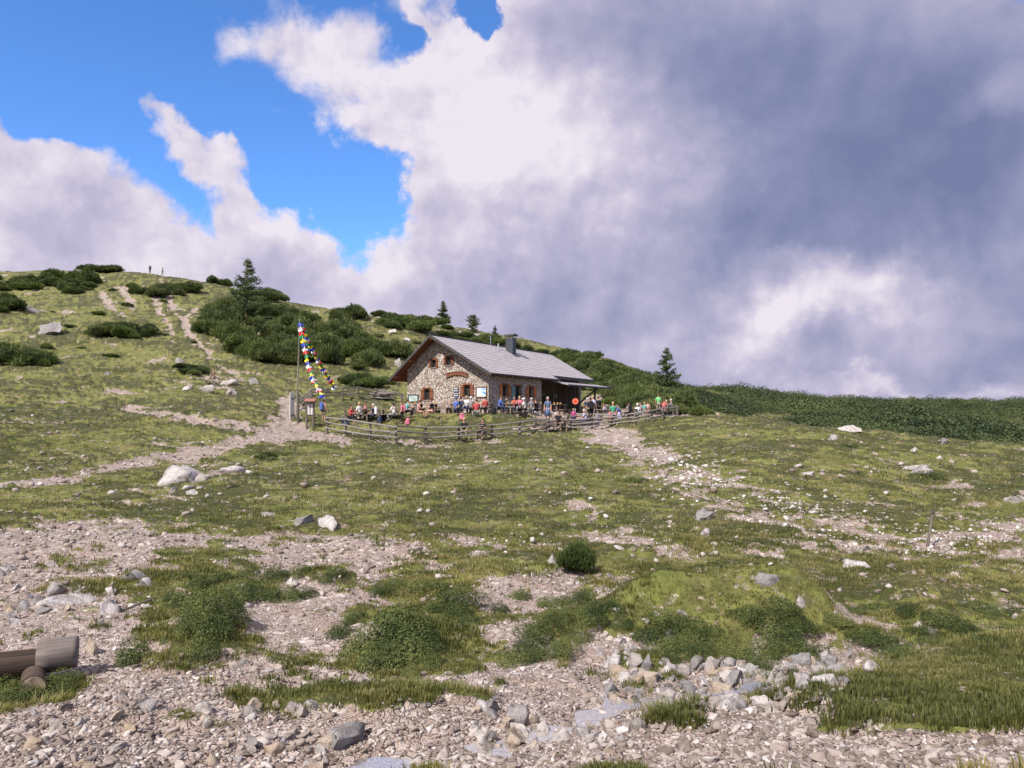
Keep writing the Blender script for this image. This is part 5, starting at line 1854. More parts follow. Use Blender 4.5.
def fence(posts, heights, label, rails=(.35, .65, .92), name='wooden_fence', end_ext=0.0, lean=.04, h=1.1):
    """posts: list of ground points"""
    root = empty(name, tuple(posts[0]))
    tag(root, label, 'fence')
    base = Vector(posts[0])
    tops = []
    for i, p in enumerate(posts):
        hh = heights[i] if heights else h
        q = Vector(p) - base
        tp = q + Vector((rnd.uniform(-lean, lean), rnd.uniform(-lean, lean), hh))
        tops.append((q, tp))
        MB().tube(q - Vector((0, 0, .3)), tp, .085, .075, 7, .01, rnd, 3).build('post', M['old_post'], root)
    for i in range(len(tops) - 1):
        for k, f in enumerate(rails):
            a = tops[i][0].lerp(tops[i][1], f + rnd.uniform(-.05, .05)); b2 = tops[i + 1][0].lerp(tops[i + 1][1], f + rnd.uniform(-.05, .05))
            d = (b2 - a).normalized()
            side = Vector((d.y, -d.x, 0)) * .10
            mb = MB(); rail(mb, a - d * .25 + side, b2 + d * .25 + side, .052)
            mb.build('rail', M['old_wood'], root)
    return root


def P(px, py, dmin=40): return ground(px, py, dmin)


def PD(px, d): return at_depth(px, d)


front_pts = [P(327, 432), P(346, 436), P(370, 440), P(396, 443), P(426, 441.5), P(459, 440.5), P(492, 438.5), P(520, 436), P(547, 432)]
fence(front_pts, [1.05, 1.1, 1.05, 1.0, .9, .9, .95, 1.0, .95], 'long grey pole fence curving below the terrace from the notice stand to the middle', (.28, .60, .90))
r_pts = [P(549, 431.5), P(571, 430), P(592, 428.5), P(612, 426), P(631, 423.5), P(648, 421), P(663, 418), P(677, 415.5)]
fence(r_pts, [.9, .8, .85, .7, .8, .8, .85, .9], 'grey pole fence climbing below the right end of the terrace', (.2, .52, .86))
back = [PD(298, 66), P(311.5, 399, 55), P(326, 399.5, 55), P(343, 398.5, 55), P(358, 396.5, 55), P(379, 399, 55), P(402, 402, 55)]
fence(back, [1.0, .95, 1.05, 1.05, 1.05, .9, .9], 'grey rail fence behind the terrace running from the flagpole to the timber pile', (.35, .65, .92))
r2 = [P(536, 427), P(560, 425), P(588, 423), P(614, 421.5)]
fence(r2, [.7, .6, .65, .6], 'short inner pole rail beside the tables at the terrace corner', (.45, .85))
# gate: leaning white board, dark posts
g1 = P(298, 421)
gt = empty('gate', (g1[0], g1[1], gz(g1[0], g1[1])))
tag(gt, 'open pale plank gate leaf standing beside the trail under the flagpole', 'gate')
sc_ = g1[1] / F
MB().tube((0, 0, -.3), (-.02, 0, 29 * sc_), .11, .09, 8).build('post', M['old_post'], gt)
mb = MB()
L_ = 29 * sc_
for k in range(5):
    mb.box((-.18 - .0 * k, -.5 - .22 * k, L_ * .5 + .15), (.04, .2, L_ * .88))
mb.build('plank_panel', M['white_paint'], gt)
for z_ in (.5, L_ * .8):
    MB().box((-.13, -.95, z_), (.05, 1.1, .1)).build('crossbar', M['old_wood'], gt)
# notice stand with two posts and small roof
n1_ = P(310, 428)
ns = empty('notice_stand', (n1_[0], n1_[1], gz(n1_[0], n1_[1])), R(8))
tag(ns, 'wooden notice stand with little reddish roof and two pale sheets beside the gate', 'notice stand')
sc_ = n1_[1] / F
for sx in (-3.3, 3.3):
    MB().tube((sx * sc_, 0, -.2), (sx * sc_, 0, 28 * sc_), .085, .08, 8).build('post', M['old_post'], ns)
MB().box((0, 0, 19 * sc_), (6.0 * sc_, .05, 13 * sc_)).build('board', M['dark_wood'], ns)
for sx in (-1.5, 1.5):
    MB().box((sx * sc_, -.045, 19 * sc_), (2.2 * sc_, .02, 11 * sc_)).build('notice_sheet', M['white_paint'], ns)
mb = MB()
for s_ in (-1, 1):
    mb.box((0, s_ * .17, 28 * sc_), (10.5 * sc_, .42, .05), Matrix.Rotation(-s_ * .5, 3, 'X'))
mb.build('roof', plain('faded_red_shingle', (0.25, 0.12, 0.10), .8, .2, 8, .3), ns)

# ------------------------------------------------------------------ flagpole and prayer flags
fp = PD(296.6, 58)
sc_ = 58 / F
pole = empty('flagpole', (fp[0], fp[1], fp[2]))
tag(pole, 'tall thin grey wooden flagpole at the gate', 'flagpole')
topz = 58 * (ray(298.8, 320.5)[2] / ray(298.8, 320.5)[1]) - fp[2]
topx = 58 * (298.8 - 512) / F / 1.0 - fp[0]
MB().tube((0, 0, -.3), (topx, 0, topz), .075, .035, 8, .02, rnd, 6).build('pole', M['old_wood'], pole)
MB().ball((topx, 0, topz + .03), (.06, .06, .06), 1).build('finial', M['metal'], pole)
FLAGC = [('blue', (0.03, 0.06, 0.42)), ('white', (0.72, 0.70, 0.70)), ('red', (0.62, 0.03, 0.04)), ('green', (0.02, 0.22, 0.10)), ('yellow', (0.72, 0.55, 0.03))]
FM = {}
for n_, c_ in FLAGC:
    m, t, b = new_mat('flag_' + n_, .8, .1)
    tcn = t.node('ShaderNodeTexCoord')
    t.l.new(t.mix(t.mul(t.ramp(t.noise(tcn.outputs['Object'], 30, 3, .6), .5, .6), .25), c_, tuple(x * .5 for x in c_)), b.inputs['Base Color'])
    FM[n_] = m
fme = []
for k in range(4):
    g = 7; v = []; f = []
    for i in range(g):
        for j in range(g):
            s = i / (g - 1); q = j / (g - 1)
            v.append((s * .30, .05 * math.sin(s * 5 + k) * q + .04 * math.sin(q * 6 + k * 2), -q * .28 + .02 * math.sin(s * 7 + k)))
    for i in range(g - 1):
        for j in range(g - 1):
            a = i * g + j; f.append((a, a + 1, a + g + 1, a + g))
    fme.append(np_mesh('flag', np.array(v), np.array(f), FM['blue'], True))


def flag_string(end, endlabel, n, sag, seed):
    rr = random.Random(seed)
    a = Vector((fp[0] + topx, fp[1], fp[2] + topz - .1))
    o = empty('prayer_flags', tuple(a))
    tag(o, endlabel, 'prayer flags')
    e = Vector(end) - a
    pts = [e * (k / n) + Vector((0, 0, -sag * math.sin(math.pi * k / n))) for k in range(n + 1)]
    mb = MB()
    for p, q in zip(pts[:-1], pts[1:]): mb.tube(p, q, .012, .012, 5)
    mb.build('cord', M['white_paint'], o)
    for k in range(n):
        fo = link('flag', fme[rr.randint(0, 3)], o)
        fo.material_slots[0].link = 'OBJECT'
        fo.material_slots[0].material = FM[FLAGC[k % 5][0]]
        p, q = pts[k], pts[k + 1]
        fo.location = p.lerp(q, .1)
        d = q - p
        fo.rotation_euler = (rr.uniform(-.25, .25), math.atan2(-d.z, math.hypot(d.x, d.y)) * rr.uniform(.5, .8), rr.uniform(-.6, .6))
        fo.scale = (rr.uniform(.95, 1.25),) * 3


e1_ = at_depth(333.5, 63); zz_ = 63 * ray(333.5, 386.5)[2] / ray(333.5, 386.5)[1]
flag_string((e1_[0], 63, zz_), 'right string of coloured prayer flags running down to the back fence rail', 32, .25, 3)
e2_ = at_depth(321.5, 55.5); zz_ = 55.5 * ray(321.5, 395)[2] / ray(321.5, 395)[1]
flag_string((e2_[0], 55.5, zz_), 'left sagging string of coloured prayer flags hanging down towards the grass', 26, .9, 4)
# ------------------------------------------------------------------ timber pile on the back fence
tp = P(385, 399, 55)
pile = empty('timber_pile', (tp[0], tp[1], gz(tp[0], tp[1])), R(4))
tag(pile, 'messy pile of grey weathered timber against the back fence left of the hut', 'timber pile')
for k in range(34):
    x0 = rnd.uniform(-1.6, -.2); L = rnd.uniform(1.0, 2.0); zz0 = rnd.uniform(.08, .85); yy = rnd.uniform(-.5, .5)
    q = Vector((x0 + L, yy + rnd.uniform(-.3, .3), max(.05, zz0 + rnd.uniform(-.45, .35) * (1 if k % 3 else .3))))
    r0 = rnd.uniform(.035, .08)
    MB().tube((x0, yy, zz0 * .9), q, r0, r0 * .85, 6, .02, rnd, 2).build('log', M['old_wood'], pile)
# leaning post in the right meadow
q_ = ground(926, 547)
d_ = q_[1] / F
lp_ = empty('leaning_post', (q_[0], q_[1], gz(q_[0], q_[1])))
tag(lp_, 'thin dark leaning post alone in the right meadow', 'post')
MB().tube((0, 0, -.2), (9 * d_, .05, 36 * d_), .028, .022, 7, .008, rnd, 4).build('stake', M['old_post'], lp_)
MB().tube((8.1 * d_, .03, 33.0 * d_), (9.0 * d_, .03, 36.2 * d_), .032, .03, 7).build('stake_top', M['fascia'], lp_)

# ------------------------------------------------------------------ log trough at the left edge
tq = ground(70, 676)
dT = tq[1]; sT = dT / F
gT = gz(tq[0], tq[1])
R_ = 15.5 * sT
zc = dT * ray(83, 651)[2] / ray(83, 651)[1]
xr = dT * (83 - 512) / F
tr = empty('log_trough', (xr, dT, gT), R(24))
tag(tr, 'hollowed log water trough on the scree at the left edge', 'trough')
cz_ = zc - gT
mw_ = mat_wood('wet_grey_trough_wood', (0.23, 0.195, 0.18), (0.07, 0.052, 0.042), 0, 9)
mdk = mat_wood('dark_wet_trough_wood', (0.11, 0.075, 0.055), (0.035, 0.026, 0.022), 0, 5)
Ls = 34 * sT
slope_ = -.05
# solid end
bm = bmesh.new(); rings = []
SEG = 28
prof = [(-Ls - .0, 1.0), (-Ls * .66, 1.03), (-Ls * .33, 1.0), (-.03, .98), (0, .93)]
for (xx_, rr_) in prof:
    ring = []
    for k in range(SEG):
        a = 2 * math.pi * k / SEG
        f = 1 + .03 * math.sin(3 * a + xx_ * 3) + .015 * math.sin(7 * a)
        ring.append(bm.verts.new((xx_, math.cos(a) * R_ * rr_ * f, cz_ + xx_ * -slope_ + math.sin(a) * R_ * rr_ * f)))
    rings.append(ring)
for a, b2 in zip(rings[:-1], rings[1:]):
    for k in range(SEG): bm.faces.new((a[k], a[(k + 1) % SEG], b2[(k + 1) % SEG], b2[k]))
bm.faces.new(rings[0][::-1]); bm.faces.new(rings[-1])
bmesh.ops.recalc_face_normals(bm, faces=bm.faces)
me = bpy.data.meshes.new('log_end'); bm.to_mesh(me); bm.free(); me.materials.append(mw_)
for p in me.polygons: p.use_smooth = len(p.vertices) == 4
link('log_end', me, tr)
# hollowed part: outer shell of three quarters of a circle and an inner channel
bm = bmesh.new(); rings = []
a0 = R(32)
outer = [(math.cos(a) * R_ * .97, math.sin(a) * R_ * .97) for a in np.linspace(a0, -math.pi - a0, 24)]
rim = math.sin(a0) * R_ * .97
inner = [(math.cos(a) * R_ * .66, rim + math.sin(a) * R_ * .9) for a in np.linspace(-math.pi, 0, 16)]
prf = outer + inner
for xx_ in np.linspace(-2.6, -Ls - .002, 14):
    rings.append([bm.verts.new((xx_, y * (1 + .015 * math.sin(xx_ * 5 + y * 9)), cz_ + xx_ * -slope_ + z - .012 + .01 * math.sin(xx_ * 7))) for (y, z) in prf])
n_ = len(prf)
for a, b2 in zip(rings[:-1], rings[1:]):
    for k in range(n_): bm.faces.new((a[k], a[(k + 1) % n_], b2[(k + 1) % n_], b2[k]))
bm.faces.new(rings[0][::-1]); bm.faces.new(rings[-1])
bmesh.ops.triangulate(bm, faces=[f for f in bm.faces if len(f.verts) > 4])
bmesh.ops.recalc_face_normals(bm, faces=bm.faces)
me = bpy.data.meshes.new('channel'); bm.to_mesh(me); bm.free(); me.materials.append(mdk)
link('channel', me, tr)
wz = cz_ + rim - .35 * R_
MB().face([(-2.55, -R_ * .6, wz - .12), (-Ls - .02, -R_ * .6, wz - .02), (-Ls - .02, R_ * .6, wz - .02), (-2.55, R_ * .6, wz - .12)]).build('trough_water', M['glass'], tr)
# short log under it
sq = ground(37, 696)
s2 = sq[1] / F
sup = empty('support_log', (sq[0], sq[1] - .05, gz(sq[0], sq[1]) + 10 * s2), R(31))
tag(sup, 'short round log with sawn end lying under the trough', 'log')
MB().tube((0, 0, 0), (0.0, .42, .0), 11.5 * s2, 11 * s2, 22).build('log_body', mdk, sup)
MB().tube((0, -.012, 0), (0, -.004, 0), 10.4 * s2, 10.4 * s2, 22).build('sawn_end', plain('sawn_end_grain', (0.27, 0.21, 0.15), .9, .1, 22, .35), sup)
# dark branch on the scree
bq = ground(122, 612); bq2 = ground(152, 602)
br_ = empty('fallen_branch', (bq[0], bq[1], gz(bq[0], bq[1])))
tag(br_, 'thin dark fallen branch lying on the scree above the trough', 'branch')
d_ = Vector(bq2) - Vector(bq)
mb = MB(); mb.tube((0, 0, .02), d_ + Vector((0, 0, .03)), .018, .010, 6, .01, rnd, 5); mb.tube(d_ * .6 + Vector((0, 0, .025)), d_ * .85 + Vector((.03, .12, .06)), .008, .004, 5)
mb.build('branch', M['old_post'], br_)
# stone edging of the terrace
for k, px_ in enumerate(np.linspace(480, 523, 26)):
    p_ = HC + HA * (-.3 + k * .30) - HB * (2.5 + .3 * math.sin(k * .9))
    o = link('edging_stone', np_mesh('edging_stone', ROCKV[k % 10][0] * np.array([.24, .18, .22]) * rnd.uniform(.8, 1.2), ROCKV[k % 10][1], M['rock_pale']), loc=(p_[0], p_[1], gz(p_[0], p_[1]) + .03))
    tag(o, 'one of the white edging stones along the terrace lip before the hut corner', 'stone', 'white edging stones along the terrace lip')


# ------------------------------------------------------------------ tables and benches
def table_set_parts(root, L=2.1, bench=True, wd=.75):
    mb = MB()
    for k in range(4): mb.box((0, -wd / 2 + wd / 8 + k * wd / 4, .74), (L, wd / 4 - .012, .045))
    mb.build('tabletop', M['table_wood'], root)
    for sx in (-1, 1):
        for sy in (-1, 1):
            MB().box((sx * (L / 2 - .2), sy * wd * .34, .355), (.09, .09, .71)).build('leg', M['table_wood'], root)
    mb = MB(); mb.box((0, 0, .30), (L - .4, .05, .08)); mb.build('stretcher', M['table_wood'], root)


def bench_parts(root, L=2.0):
    mb = MB()
    for k in range(2): mb.box((0, -.09 + .18 * k, .43), (L, .165, .045))
    mb.build('seat', M['table_wood'], root)
    for sx in (-1, 1):
        MB().box((sx * (L / 2 - .2), 0, .20), (.08, .28, .40)).build('leg', M['table_wood'], root)


M['table_wood'] = mat_wood('grey_brown_table_wood', (0.30, 0.235, 0.19), (0.15, 0.115, 0.09), 0, 4)
T0 = empty('table'); table_set_parts(T0)
B0 = empty('bench'); bench_parts(B0)
_used = [False, False]


def place(src, idx, loc, rz, label, cat, group=None):
    o = src if not _used[idx] else copy_tree(src)
    _used[idx] = True
    o.location = loc; o.rotation_euler = (0, 0, rz)
    for k_ in ('group',):
        if k_ in o.keys(): del o[k_]
    tag(o, label, cat, group)
    return o


def hutpt(u, v):
    p = HC + HA * u + HB * v
    return Vector((p[0], p[1], gz(p[0], p[1])))


def px_uv(px, off, side):
    """point in front of the hut in photo column px: side 'g' = off metres before the gable, 'l' = off metres before the long wall"""
    r = ray(px, 405)
    A = np.array([[HA[0], HB[0]], [HA[1], HB[1]]])
    if side == 'g':
        M2 = np.array([[HB[0], -r[0]], [HB[1], -r[1]]]); v, t_ = np.linalg.solve(M2, -(HC + HA * (UG - off)))
        p = HC + HA * (UG - off) + HB * v
    else:
        M2 = np.array([[HA[0], -r[0]], [HA[1], -r[1]]]); u, t_ = np.linalg.solve(M2, -(HC + HB * (VL - off)))
        p = HC + HA * u + HB * (VL - off)
    return Vector((p[0], p[1], gz(p[0], p[1])))


GR = math.pi / 2 - YAW + math.pi / 2   # table length along the gable wall
LR = math.pi / 2 - YAW                  # table length along the long wall
TABLES = [  # px, offset, side, label
    (409, 2.6, 'g', 'long wooden table before the left end of the gable wall'),
    (426, 2.0, 'g', 'wooden table under the lower left gable window'),
    (443, 2.3, 'g', 'empty wooden table in the middle of the gable wall'),
    (463, 2.2, 'g', 'wooden table under the lower right gable window'),
    (481, 2.4, 'g', 'wooden table at the near corner of the hut below the map board'),
    (513, 3.2, 'l', 'solid wooden table in front of the hut door'),
    (536, 2.6, 'l', 'wooden table in front of the right long wall window'),
    (558, 3.0, 'l', 'slatted pale wooden table before the dark porch'),
]
for i, (px, off, side, lab) in enumerate(TABLES):
    q = px_uv(px, off, side)
    rz = GR if side == 'g' else LR
    place(T0, 0, q, rz + rnd.uniform(-.08, .08), lab, 'table')
    n2 = Vector((-HA[0], -HA[1], 0)) if side == 'g' else Vector((-HB[0], -HB[1], 0))
    for s_, w_ in ((1, 'outer'), (-1, 'wall side')):
        qq = q + n2 * .72 * s_
        qq.z = gz(qq.x, qq.y)
        place(B0, 1, qq, rz + rnd.uniform(-.06, .06), w_ + ' bench of the ' + lab.replace(' at the near corner of the hut', ' at the hut corner').replace('long wooden ', '').replace('solid wooden ', '').replace('slatted pale wooden ', '').replace('empty wooden ', '').replace('wooden ', ''), 'bench')


def gp_(px, py, dmin=40):
    p = ground(px, py, dmin)
    return Vector((p[0], p[1], gz(p[0], p[1])))


for (px, d, rz, lab) in [(357, 57, .1, 'low wooden table of the group farthest left on the terrace'), (372, 57.5, .15, 'low wooden table between the two left guest groups'), (391, 57, .1, 'wooden table beside the guest in the white shirt left of the hut'),
                         (609, 60, -.4, 'wooden table of the guests in green and blue right of the hut'), (626, 64, -.5, 'wooden table behind the middle of the right fence'),
                         (640, 65, -.5, 'wooden table near the guest in white on the right terrace'), (667, 70, -.5, 'wooden table at the far right end of the terrace'),
                         (553, 54.5, .1, 'wooden table right behind the fence below the terrace path'), (580, 57, .15, 'wooden table behind the fence next to the guest in a white shirt')]:
    q = Vector(at_depth(px, d)); place(T0, 0, q, rz, lab, 'table')
    for s_, w_ in ((.72, 'far'), (-.72, 'near')):
        qq = q + Vector((-math.sin(rz), math.cos(rz), 0)) * s_; qq.z = gz(qq.x, qq.y)
        place(B0, 1, qq, rz, w_ + ' bench of the ' + lab.replace(' beside the guest in the white shirt left of the hut', ' at the guest in the white shirt').replace(' of the guests in green and blue right of the hut',' between the guests in green and blue').replace('low ', '').replace('wooden ', ''), 'bench')

# bench under the fence for the two guests on the slope
q = Vector(at_depth(474, 49.5)); place(B0, 1, q, .05, 'single bench in the grass behind the front fence below the hut', 'bench')
# pale rough wooden things on the gravel
# ------------------------------------------------------------------ people
SKIN = plain('skin', (0.46, 0.26, 0.18), .55, .3)
HAIRM = {'dark': plain('dark_hair', (0.03, 0.022, 0.018), .6, .3), 'brown': plain('brown_hair', (0.10, 0.055, 0.03), .6, .3), 'grey': plain('grey_hair', (0.45, 0.43, 0.42), .6, .3), 'blond': plain('blond_hair', (0.42, 0.29, 0.14), .6, .3)}
CLOTH = {}
for n_, c_ in dict(red=(0.52, 0.035, 0.03), white=(0.66, 0.64, 0.64), black=(0.022, 0.022, 0.026), blue=(0.03, 0.11, 0.48), navy=(0.03, 0.045, 0.12), green=(0.02, 0.36, 0.20), pink=(0.62, 0.10, 0.20),
                   magenta=(0.42, 0.02, 0.20), grey=(0.22, 0.22, 0.23), lilac=(0.38, 0.36, 0.58), teal=(0.10, 0.42, 0.40), brown=(0.16, 0.10, 0.07), salmon=(0.60, 0.28, 0.22), lime=(0.12, 0.55, 0.16),
                   khaki=(0.27, 0.23, 0.16), denim=(0.07, 0.13, 0.26), orange=(0.75, 0.12, 0.03)).items():
    c_ = tuple(x * .72 + .28 * (sum(c_) / 3) for x in c_)
    CLOTH[n_] = plain('cloth_' + n_, c_, .85, .15, 14, .18)


def skinned(name, verts, edges, rads, mat, sub=1, root=0):
    me = bpy.data.meshes.new(name)
    me.from_pydata([tuple(v) for v in verts], edges, [])
    o = bpy.data.objects.new(name, me)
    COL.objects.link(o)
    o.modifiers.new('skin', 'SKIN')
    sv = me.skin_vertices[0].data
    for i, r in enumerate(rads):
        r = r if hasattr(r, '__len__') else (r, r)
        sv[i].radius = r
        sv[i].use_root = (i == root)
    s = o.modifiers.new('sub', 'SUBSURF'); s.levels = sub; s.render_levels = sub
    dg = bpy.context.evaluated_depsgraph_get()
    ev = o.evaluated_get(dg)
    m2 = bpy.data.meshes.new_from_object(ev, depsgraph=dg)
    m2.name = name
    bpy.data.objects.remove(o)
    bpy.data.meshes.remove(me)
    m2.materials.clear(); m2.materials.append(mat)
    for p in m2.polygons: p.use_smooth = True
    return m2


def pose(kind):
    """joints of a person of 1.72 m facing +Y; returns dict"""
    J = {}
    sit = kind.startswith('sit')
    hz = .50 if sit else .93
    lean = {'sit_lean': .30, 'sit_table': .16, 'stand_lean': .12}.get(kind, .03)
    def up(h): return Vector((0, math.sin(lean) * h, hz + math.cos(lean) * h))
    J['pelvis'] = up(0); J['belly'] = up(.18); J['chest'] = up(.36); J['neck0'] = up(.50); J['neck'] = up(.56)
    hd = Vector((0, math.sin(lean * .3), math.cos(lean * .3)))
    J['head0'] = J['neck'] + hd * .07; J['head1'] = J['neck'] + hd * .15 + Vector((0, .01, 0)); J['head2'] = J['neck'] + hd * .23
    for s, n in ((-1, 'l'), (1, 'r')):
        J['sh' + n] = J['chest'] + Vector((s * .17, 0, .10))
        if kind in ('stand', 'walk', 'stand_lean'):
            sw = {'walk': .16 * s, 'stand': .02, 'stand_lean': .12}[kind]
            J['el' + n] = J['sh' + n] + Vector((s * .07, sw, -.27)); J['wr' + n] = J['el' + n] + Vector((s * .0, .10 + sw, -.23))
        elif kind == 'sit_raise' and s == 1:
            J['el' + n] = J['sh' + n] + Vector((s * .08, .20, -.16)); J['wr' + n] = J['el' + n] + Vector((-.10, .10, .20))
        elif kind in ('sit_table', 'sit_raise', 'sit_lean', 'stand_hold'):
            J['el' + n] = J['sh' + n] + Vector((s * .06, .12, -.24)); J['wr' + n] = J['el' + n] + Vector((-s * .06, .23, .03))
        else:
            J['el' + n] = J['sh' + n] + Vector((s * .07, .05, -.26)); J['wr' + n] = J['el' + n] + Vector((-s * .05, .20, -.06))
        J['hip' + n] = J['pelvis'] + Vector((s * .095, 0, -.04))
        if sit:
            J['kn' + n] = J['hip' + n] + Vector((s * .06, .42, .01)); J['an' + n] = Vector((J['kn' + n].x + s * .01, J['kn' + n].y + .03, .08))
        elif kind == 'walk':
            J['kn' + n] = J['hip' + n] + Vector((0, .16 * s, -.40)); J['an' + n] = Vector((J['kn' + n].x, J['kn' + n].y + (.02 if s > 0 else -.22), .09 if s > 0 else .14))
        else:
            J['kn' + n] = J['hip' + n] + Vector((s * .01, .03, -.42)); J['an' + n] = Vector((J['hip' + n].x + s * .03, 0, .08))
        J['toe' + n] = J['an' + n] + Vector((s * .02, .15, -.045))
    return J


def person_meshes(kind):
    J = pose(kind)
    V = []; E_ = []; Rr = []; ix = {}
    def add(n, p, r):
        ix[n] = len(V); V.append(p); Rr.append(r); return ix[n]
    def con(a, b): E_.append((ix[a], ix[b]))
    add('pelvis', J['pelvis'], (.125, .10)); add('belly', J['belly'], (.12, .095)); add('chest', J['chest'], (.145, .105)); add('neck0', J['neck0'], (.075, .065)); add('neck', J['neck'], .052)
    add('head0', J['head0'], (.068, .078)); add('head1', J['head1'], (.080, .095)); add('head2', J['head2'], (.062, .075))
    for a, b in (('pelvis', 'belly'), ('belly', 'chest'), ('chest', 'neck0'), ('neck0', 'neck'), ('neck', 'head0'), ('head0', 'head1'), ('head1', 'head2')): con(a, b)
    add('nose', J['head1'] + Vector((0, .105, -.015)), .012); con('head1', 'nose')
    for s, n in ((-1, 'l'), (1, 'r')):
        add('ear' + n, J['head1'] + Vector((s * .088, -.01, -.01)), .014); con('head1', 'ear' + n)
        add('sh' + n, J['sh' + n], .060); add('el' + n, J['el' + n], .042); add('wr' + n, J['wr' + n], .026)
        con('chest', 'sh' + n); con('sh' + n, 'el' + n); con('el' + n, 'wr' + n)
        d = (J['wr' + n] - J['el' + n]).normalized()
        sd = Vector((0, 0, 1)).cross(d).normalized() if abs(d.z) < .9 else Vector((1, 0, 0))
        palm = J['wr' + n] + d * .07
        add('palm' + n, palm, (.036, .018)); con('wr' + n, 'palm' + n)
        dn = d.cross(sd).normalized()
        for k, (off, ln) in enumerate(((-.030, .060), (-.010, .075), (.010, .070), (.030, .055))):
            add('f%d%s' % (k, n), palm + d * .045 + sd * off, .0095); con('palm' + n, 'f%d%s' % (k, n))
            add('g%d%s' % (k, n), palm + d * (.045 + ln * .8) + sd * off * 1.15 - dn * .02 * (1 if dn.z > 0 else -1), .0075); con('f%d%s' % (k, n), 'g%d%s' % (k, n))
        add('th' + n, J['wr' + n] + d * .05 - sd * s * .045 * (1 if sd.x > 0 else -1), .011); con('wr' + n, 'th' + n)
        add('hip' + n, J['hip' + n], .088); add('kn' + n, J['kn' + n], .056); add('an' + n, J['an' + n], .038); add('toe' + n, J['toe' + n], (.038, .028))
        con('pelvis', 'hip' + n); con('hip' + n, 'kn' + n); con('kn' + n, 'an' + n); con('an' + n, 'toe' + n)
    out = {'body': skinned('body', V, E_, Rr, SKIN, 1)}
    # shirt
    def sub(names, edges, rad, nm, extra=None):
        v = []; m_ = {}
        for q in names:
            m_[q] = len(v); v.append(J[q] if q in J else extra[q])
        return skinned(nm, v, [(m_[a], m_[b]) for a, b in edges], rad, CLOTH['grey'], 1)
    ex = {}
    for n in 'lr':
        ex['mid' + n] = J['sh' + n].lerp(J['el' + n], .8); ex['fa' + n] = J['el' + n].lerp(J['wr' + n], .85)
        ex['mk' + n] = J['hip' + n].lerp(J['kn' + n], .85); ex['ank' + n] = J['kn' + n].lerp(J['an' + n], .85)
    ex['waist'] = J['pelvis'] + Vector((0, 0, -.02))
    ex['low'] = J['pelvis'] + Vector((0, 0, .05))
    ex['heel'] = J['pelvis']
    tr = [(.150, .125), (.147, .122), (.165, .128), (.080, .075)]
    out['shirt'] = sub(['waist', 'belly', 'chest', 'neck0', 'shl', 'midl', 'shr', 'midr'],
                       [('waist', 'belly'), ('belly', 'chest'), ('chest', 'neck0'), ('chest', 'shl'), ('shl', 'midl'), ('chest', 'shr'), ('shr', 'midr')], tr + [.078, .062, .078, .062], 'shirt', ex)
    out['jacket'] = sub(['waist', 'belly', 'chest', 'neck0', 'shl', 'ell', 'fal', 'shr', 'elr', 'far'],
                        [('waist', 'belly'), ('belly', 'chest'), ('chest', 'neck0'), ('chest', 'shl'), ('shl', 'ell'), ('ell', 'fal'), ('chest', 'shr'), ('shr', 'elr'), ('elr', 'far')],
                        [(.158, .132), (.155, .130), (.172, .135), (.085, .080)] + [.082, .060, .044, .082, .060, .044], 'jacket', ex)
    out['trousers'] = sub(['low', 'hipl', 'knl', 'ankl', 'hipr', 'knr', 'ankr'], [('low', 'hipl'), ('hipl', 'knl'), ('knl', 'ankl'), ('low', 'hipr'), ('hipr', 'knr'), ('knr', 'ankr')],
                          [(.145, .12), .108, .074, .062, .108, .074, .062], 'trousers', ex)
    out['shorts'] = sub(['low', 'hipl', 'mkl', 'hipr', 'mkr'], [('low', 'hipl'), ('hipl', 'mkl'), ('low', 'hipr'), ('hipr', 'mkr')], [(.145, .12), .110, .088, .110, .088], 'shorts', ex)
    mb = MB()
    for n in 'lr':
        a = J['an' + n]; t_ = J['toe' + n]
        mb.tube(a + Vector((0, -.05, -.045)), t_ + Vector((0, .03, .005)), .055, .042, 8)
        mb.tube(a + Vector((0, -.01, .03)), a + Vector((0, 0, -.05)), .055, .058, 8)
    out['shoes'] = mb.mesh('shoes', CLOTH['brown'], True)
    h = J['head1']
    mb = MB(); mb.ball(h + Vector((0, -.022, .035)), (.094, .108, .105), 2)
    for v in mb.bm.verts:
        if v.co.y > h.y + .055 and v.co.z < h.z + .075: v.co.y = h.y + .055
        if v.co.z < h.z - .05: v.co.z = h.z - .05
    out['hair'] = mb.mesh('hair', HAIRM['dark'], True)
    mb = MB(); mb.ball(h + Vector((0, -.015, .060)), (.100, .114, .092), 2)
    for v in mb.bm.verts:
        if v.co.z < h.z + .045: v.co.z = h.z + .045
    mb.tube(h + Vector((0, .05, .050)), h + Vector((0, .19, .040)), .075, .055, 8)
    for v in mb.bm.verts:
        if v.co.y > h.y + .12: v.co.z = h.z + .045 + (v.co.z - h.z - .045) * .15
    out['cap'] = mb.mesh('cap', CLOTH['white'], True)
    mb = MB()
    for s in (-1, 1): mb.ball(h + Vector((s * .032, .084, .012)), (.013, .010, .010), 1)
    out['eyes'] = mb.mesh('eyes', CLOTH['black'])
    mb = MB(); mb.box(h + Vector((0, .084, -.055)), (.045, .012, .010)); out['mouth'] = mb.mesh('mouth', CLOTH['pink'])
    mb = MB(); b_ = J['chest']
    mb.box(b_ + Vector((0, -.22, -.08)), (.30, .19, .50), None, .05); mb.box(b_ + Vector((0, -.20, .20)), (.24, .16, .10), None, .03)
    mb.tube(b_ + Vector((-.10, -.14, .12)), b_ + Vector((-.10, .10, .08)), .022); mb.tube(b_ + Vector((.10, -.14, .12)), b_ + Vector((.10, .10, .08)), .022)
    out['backpack'] = mb.mesh('backpack', CLOTH['navy'])
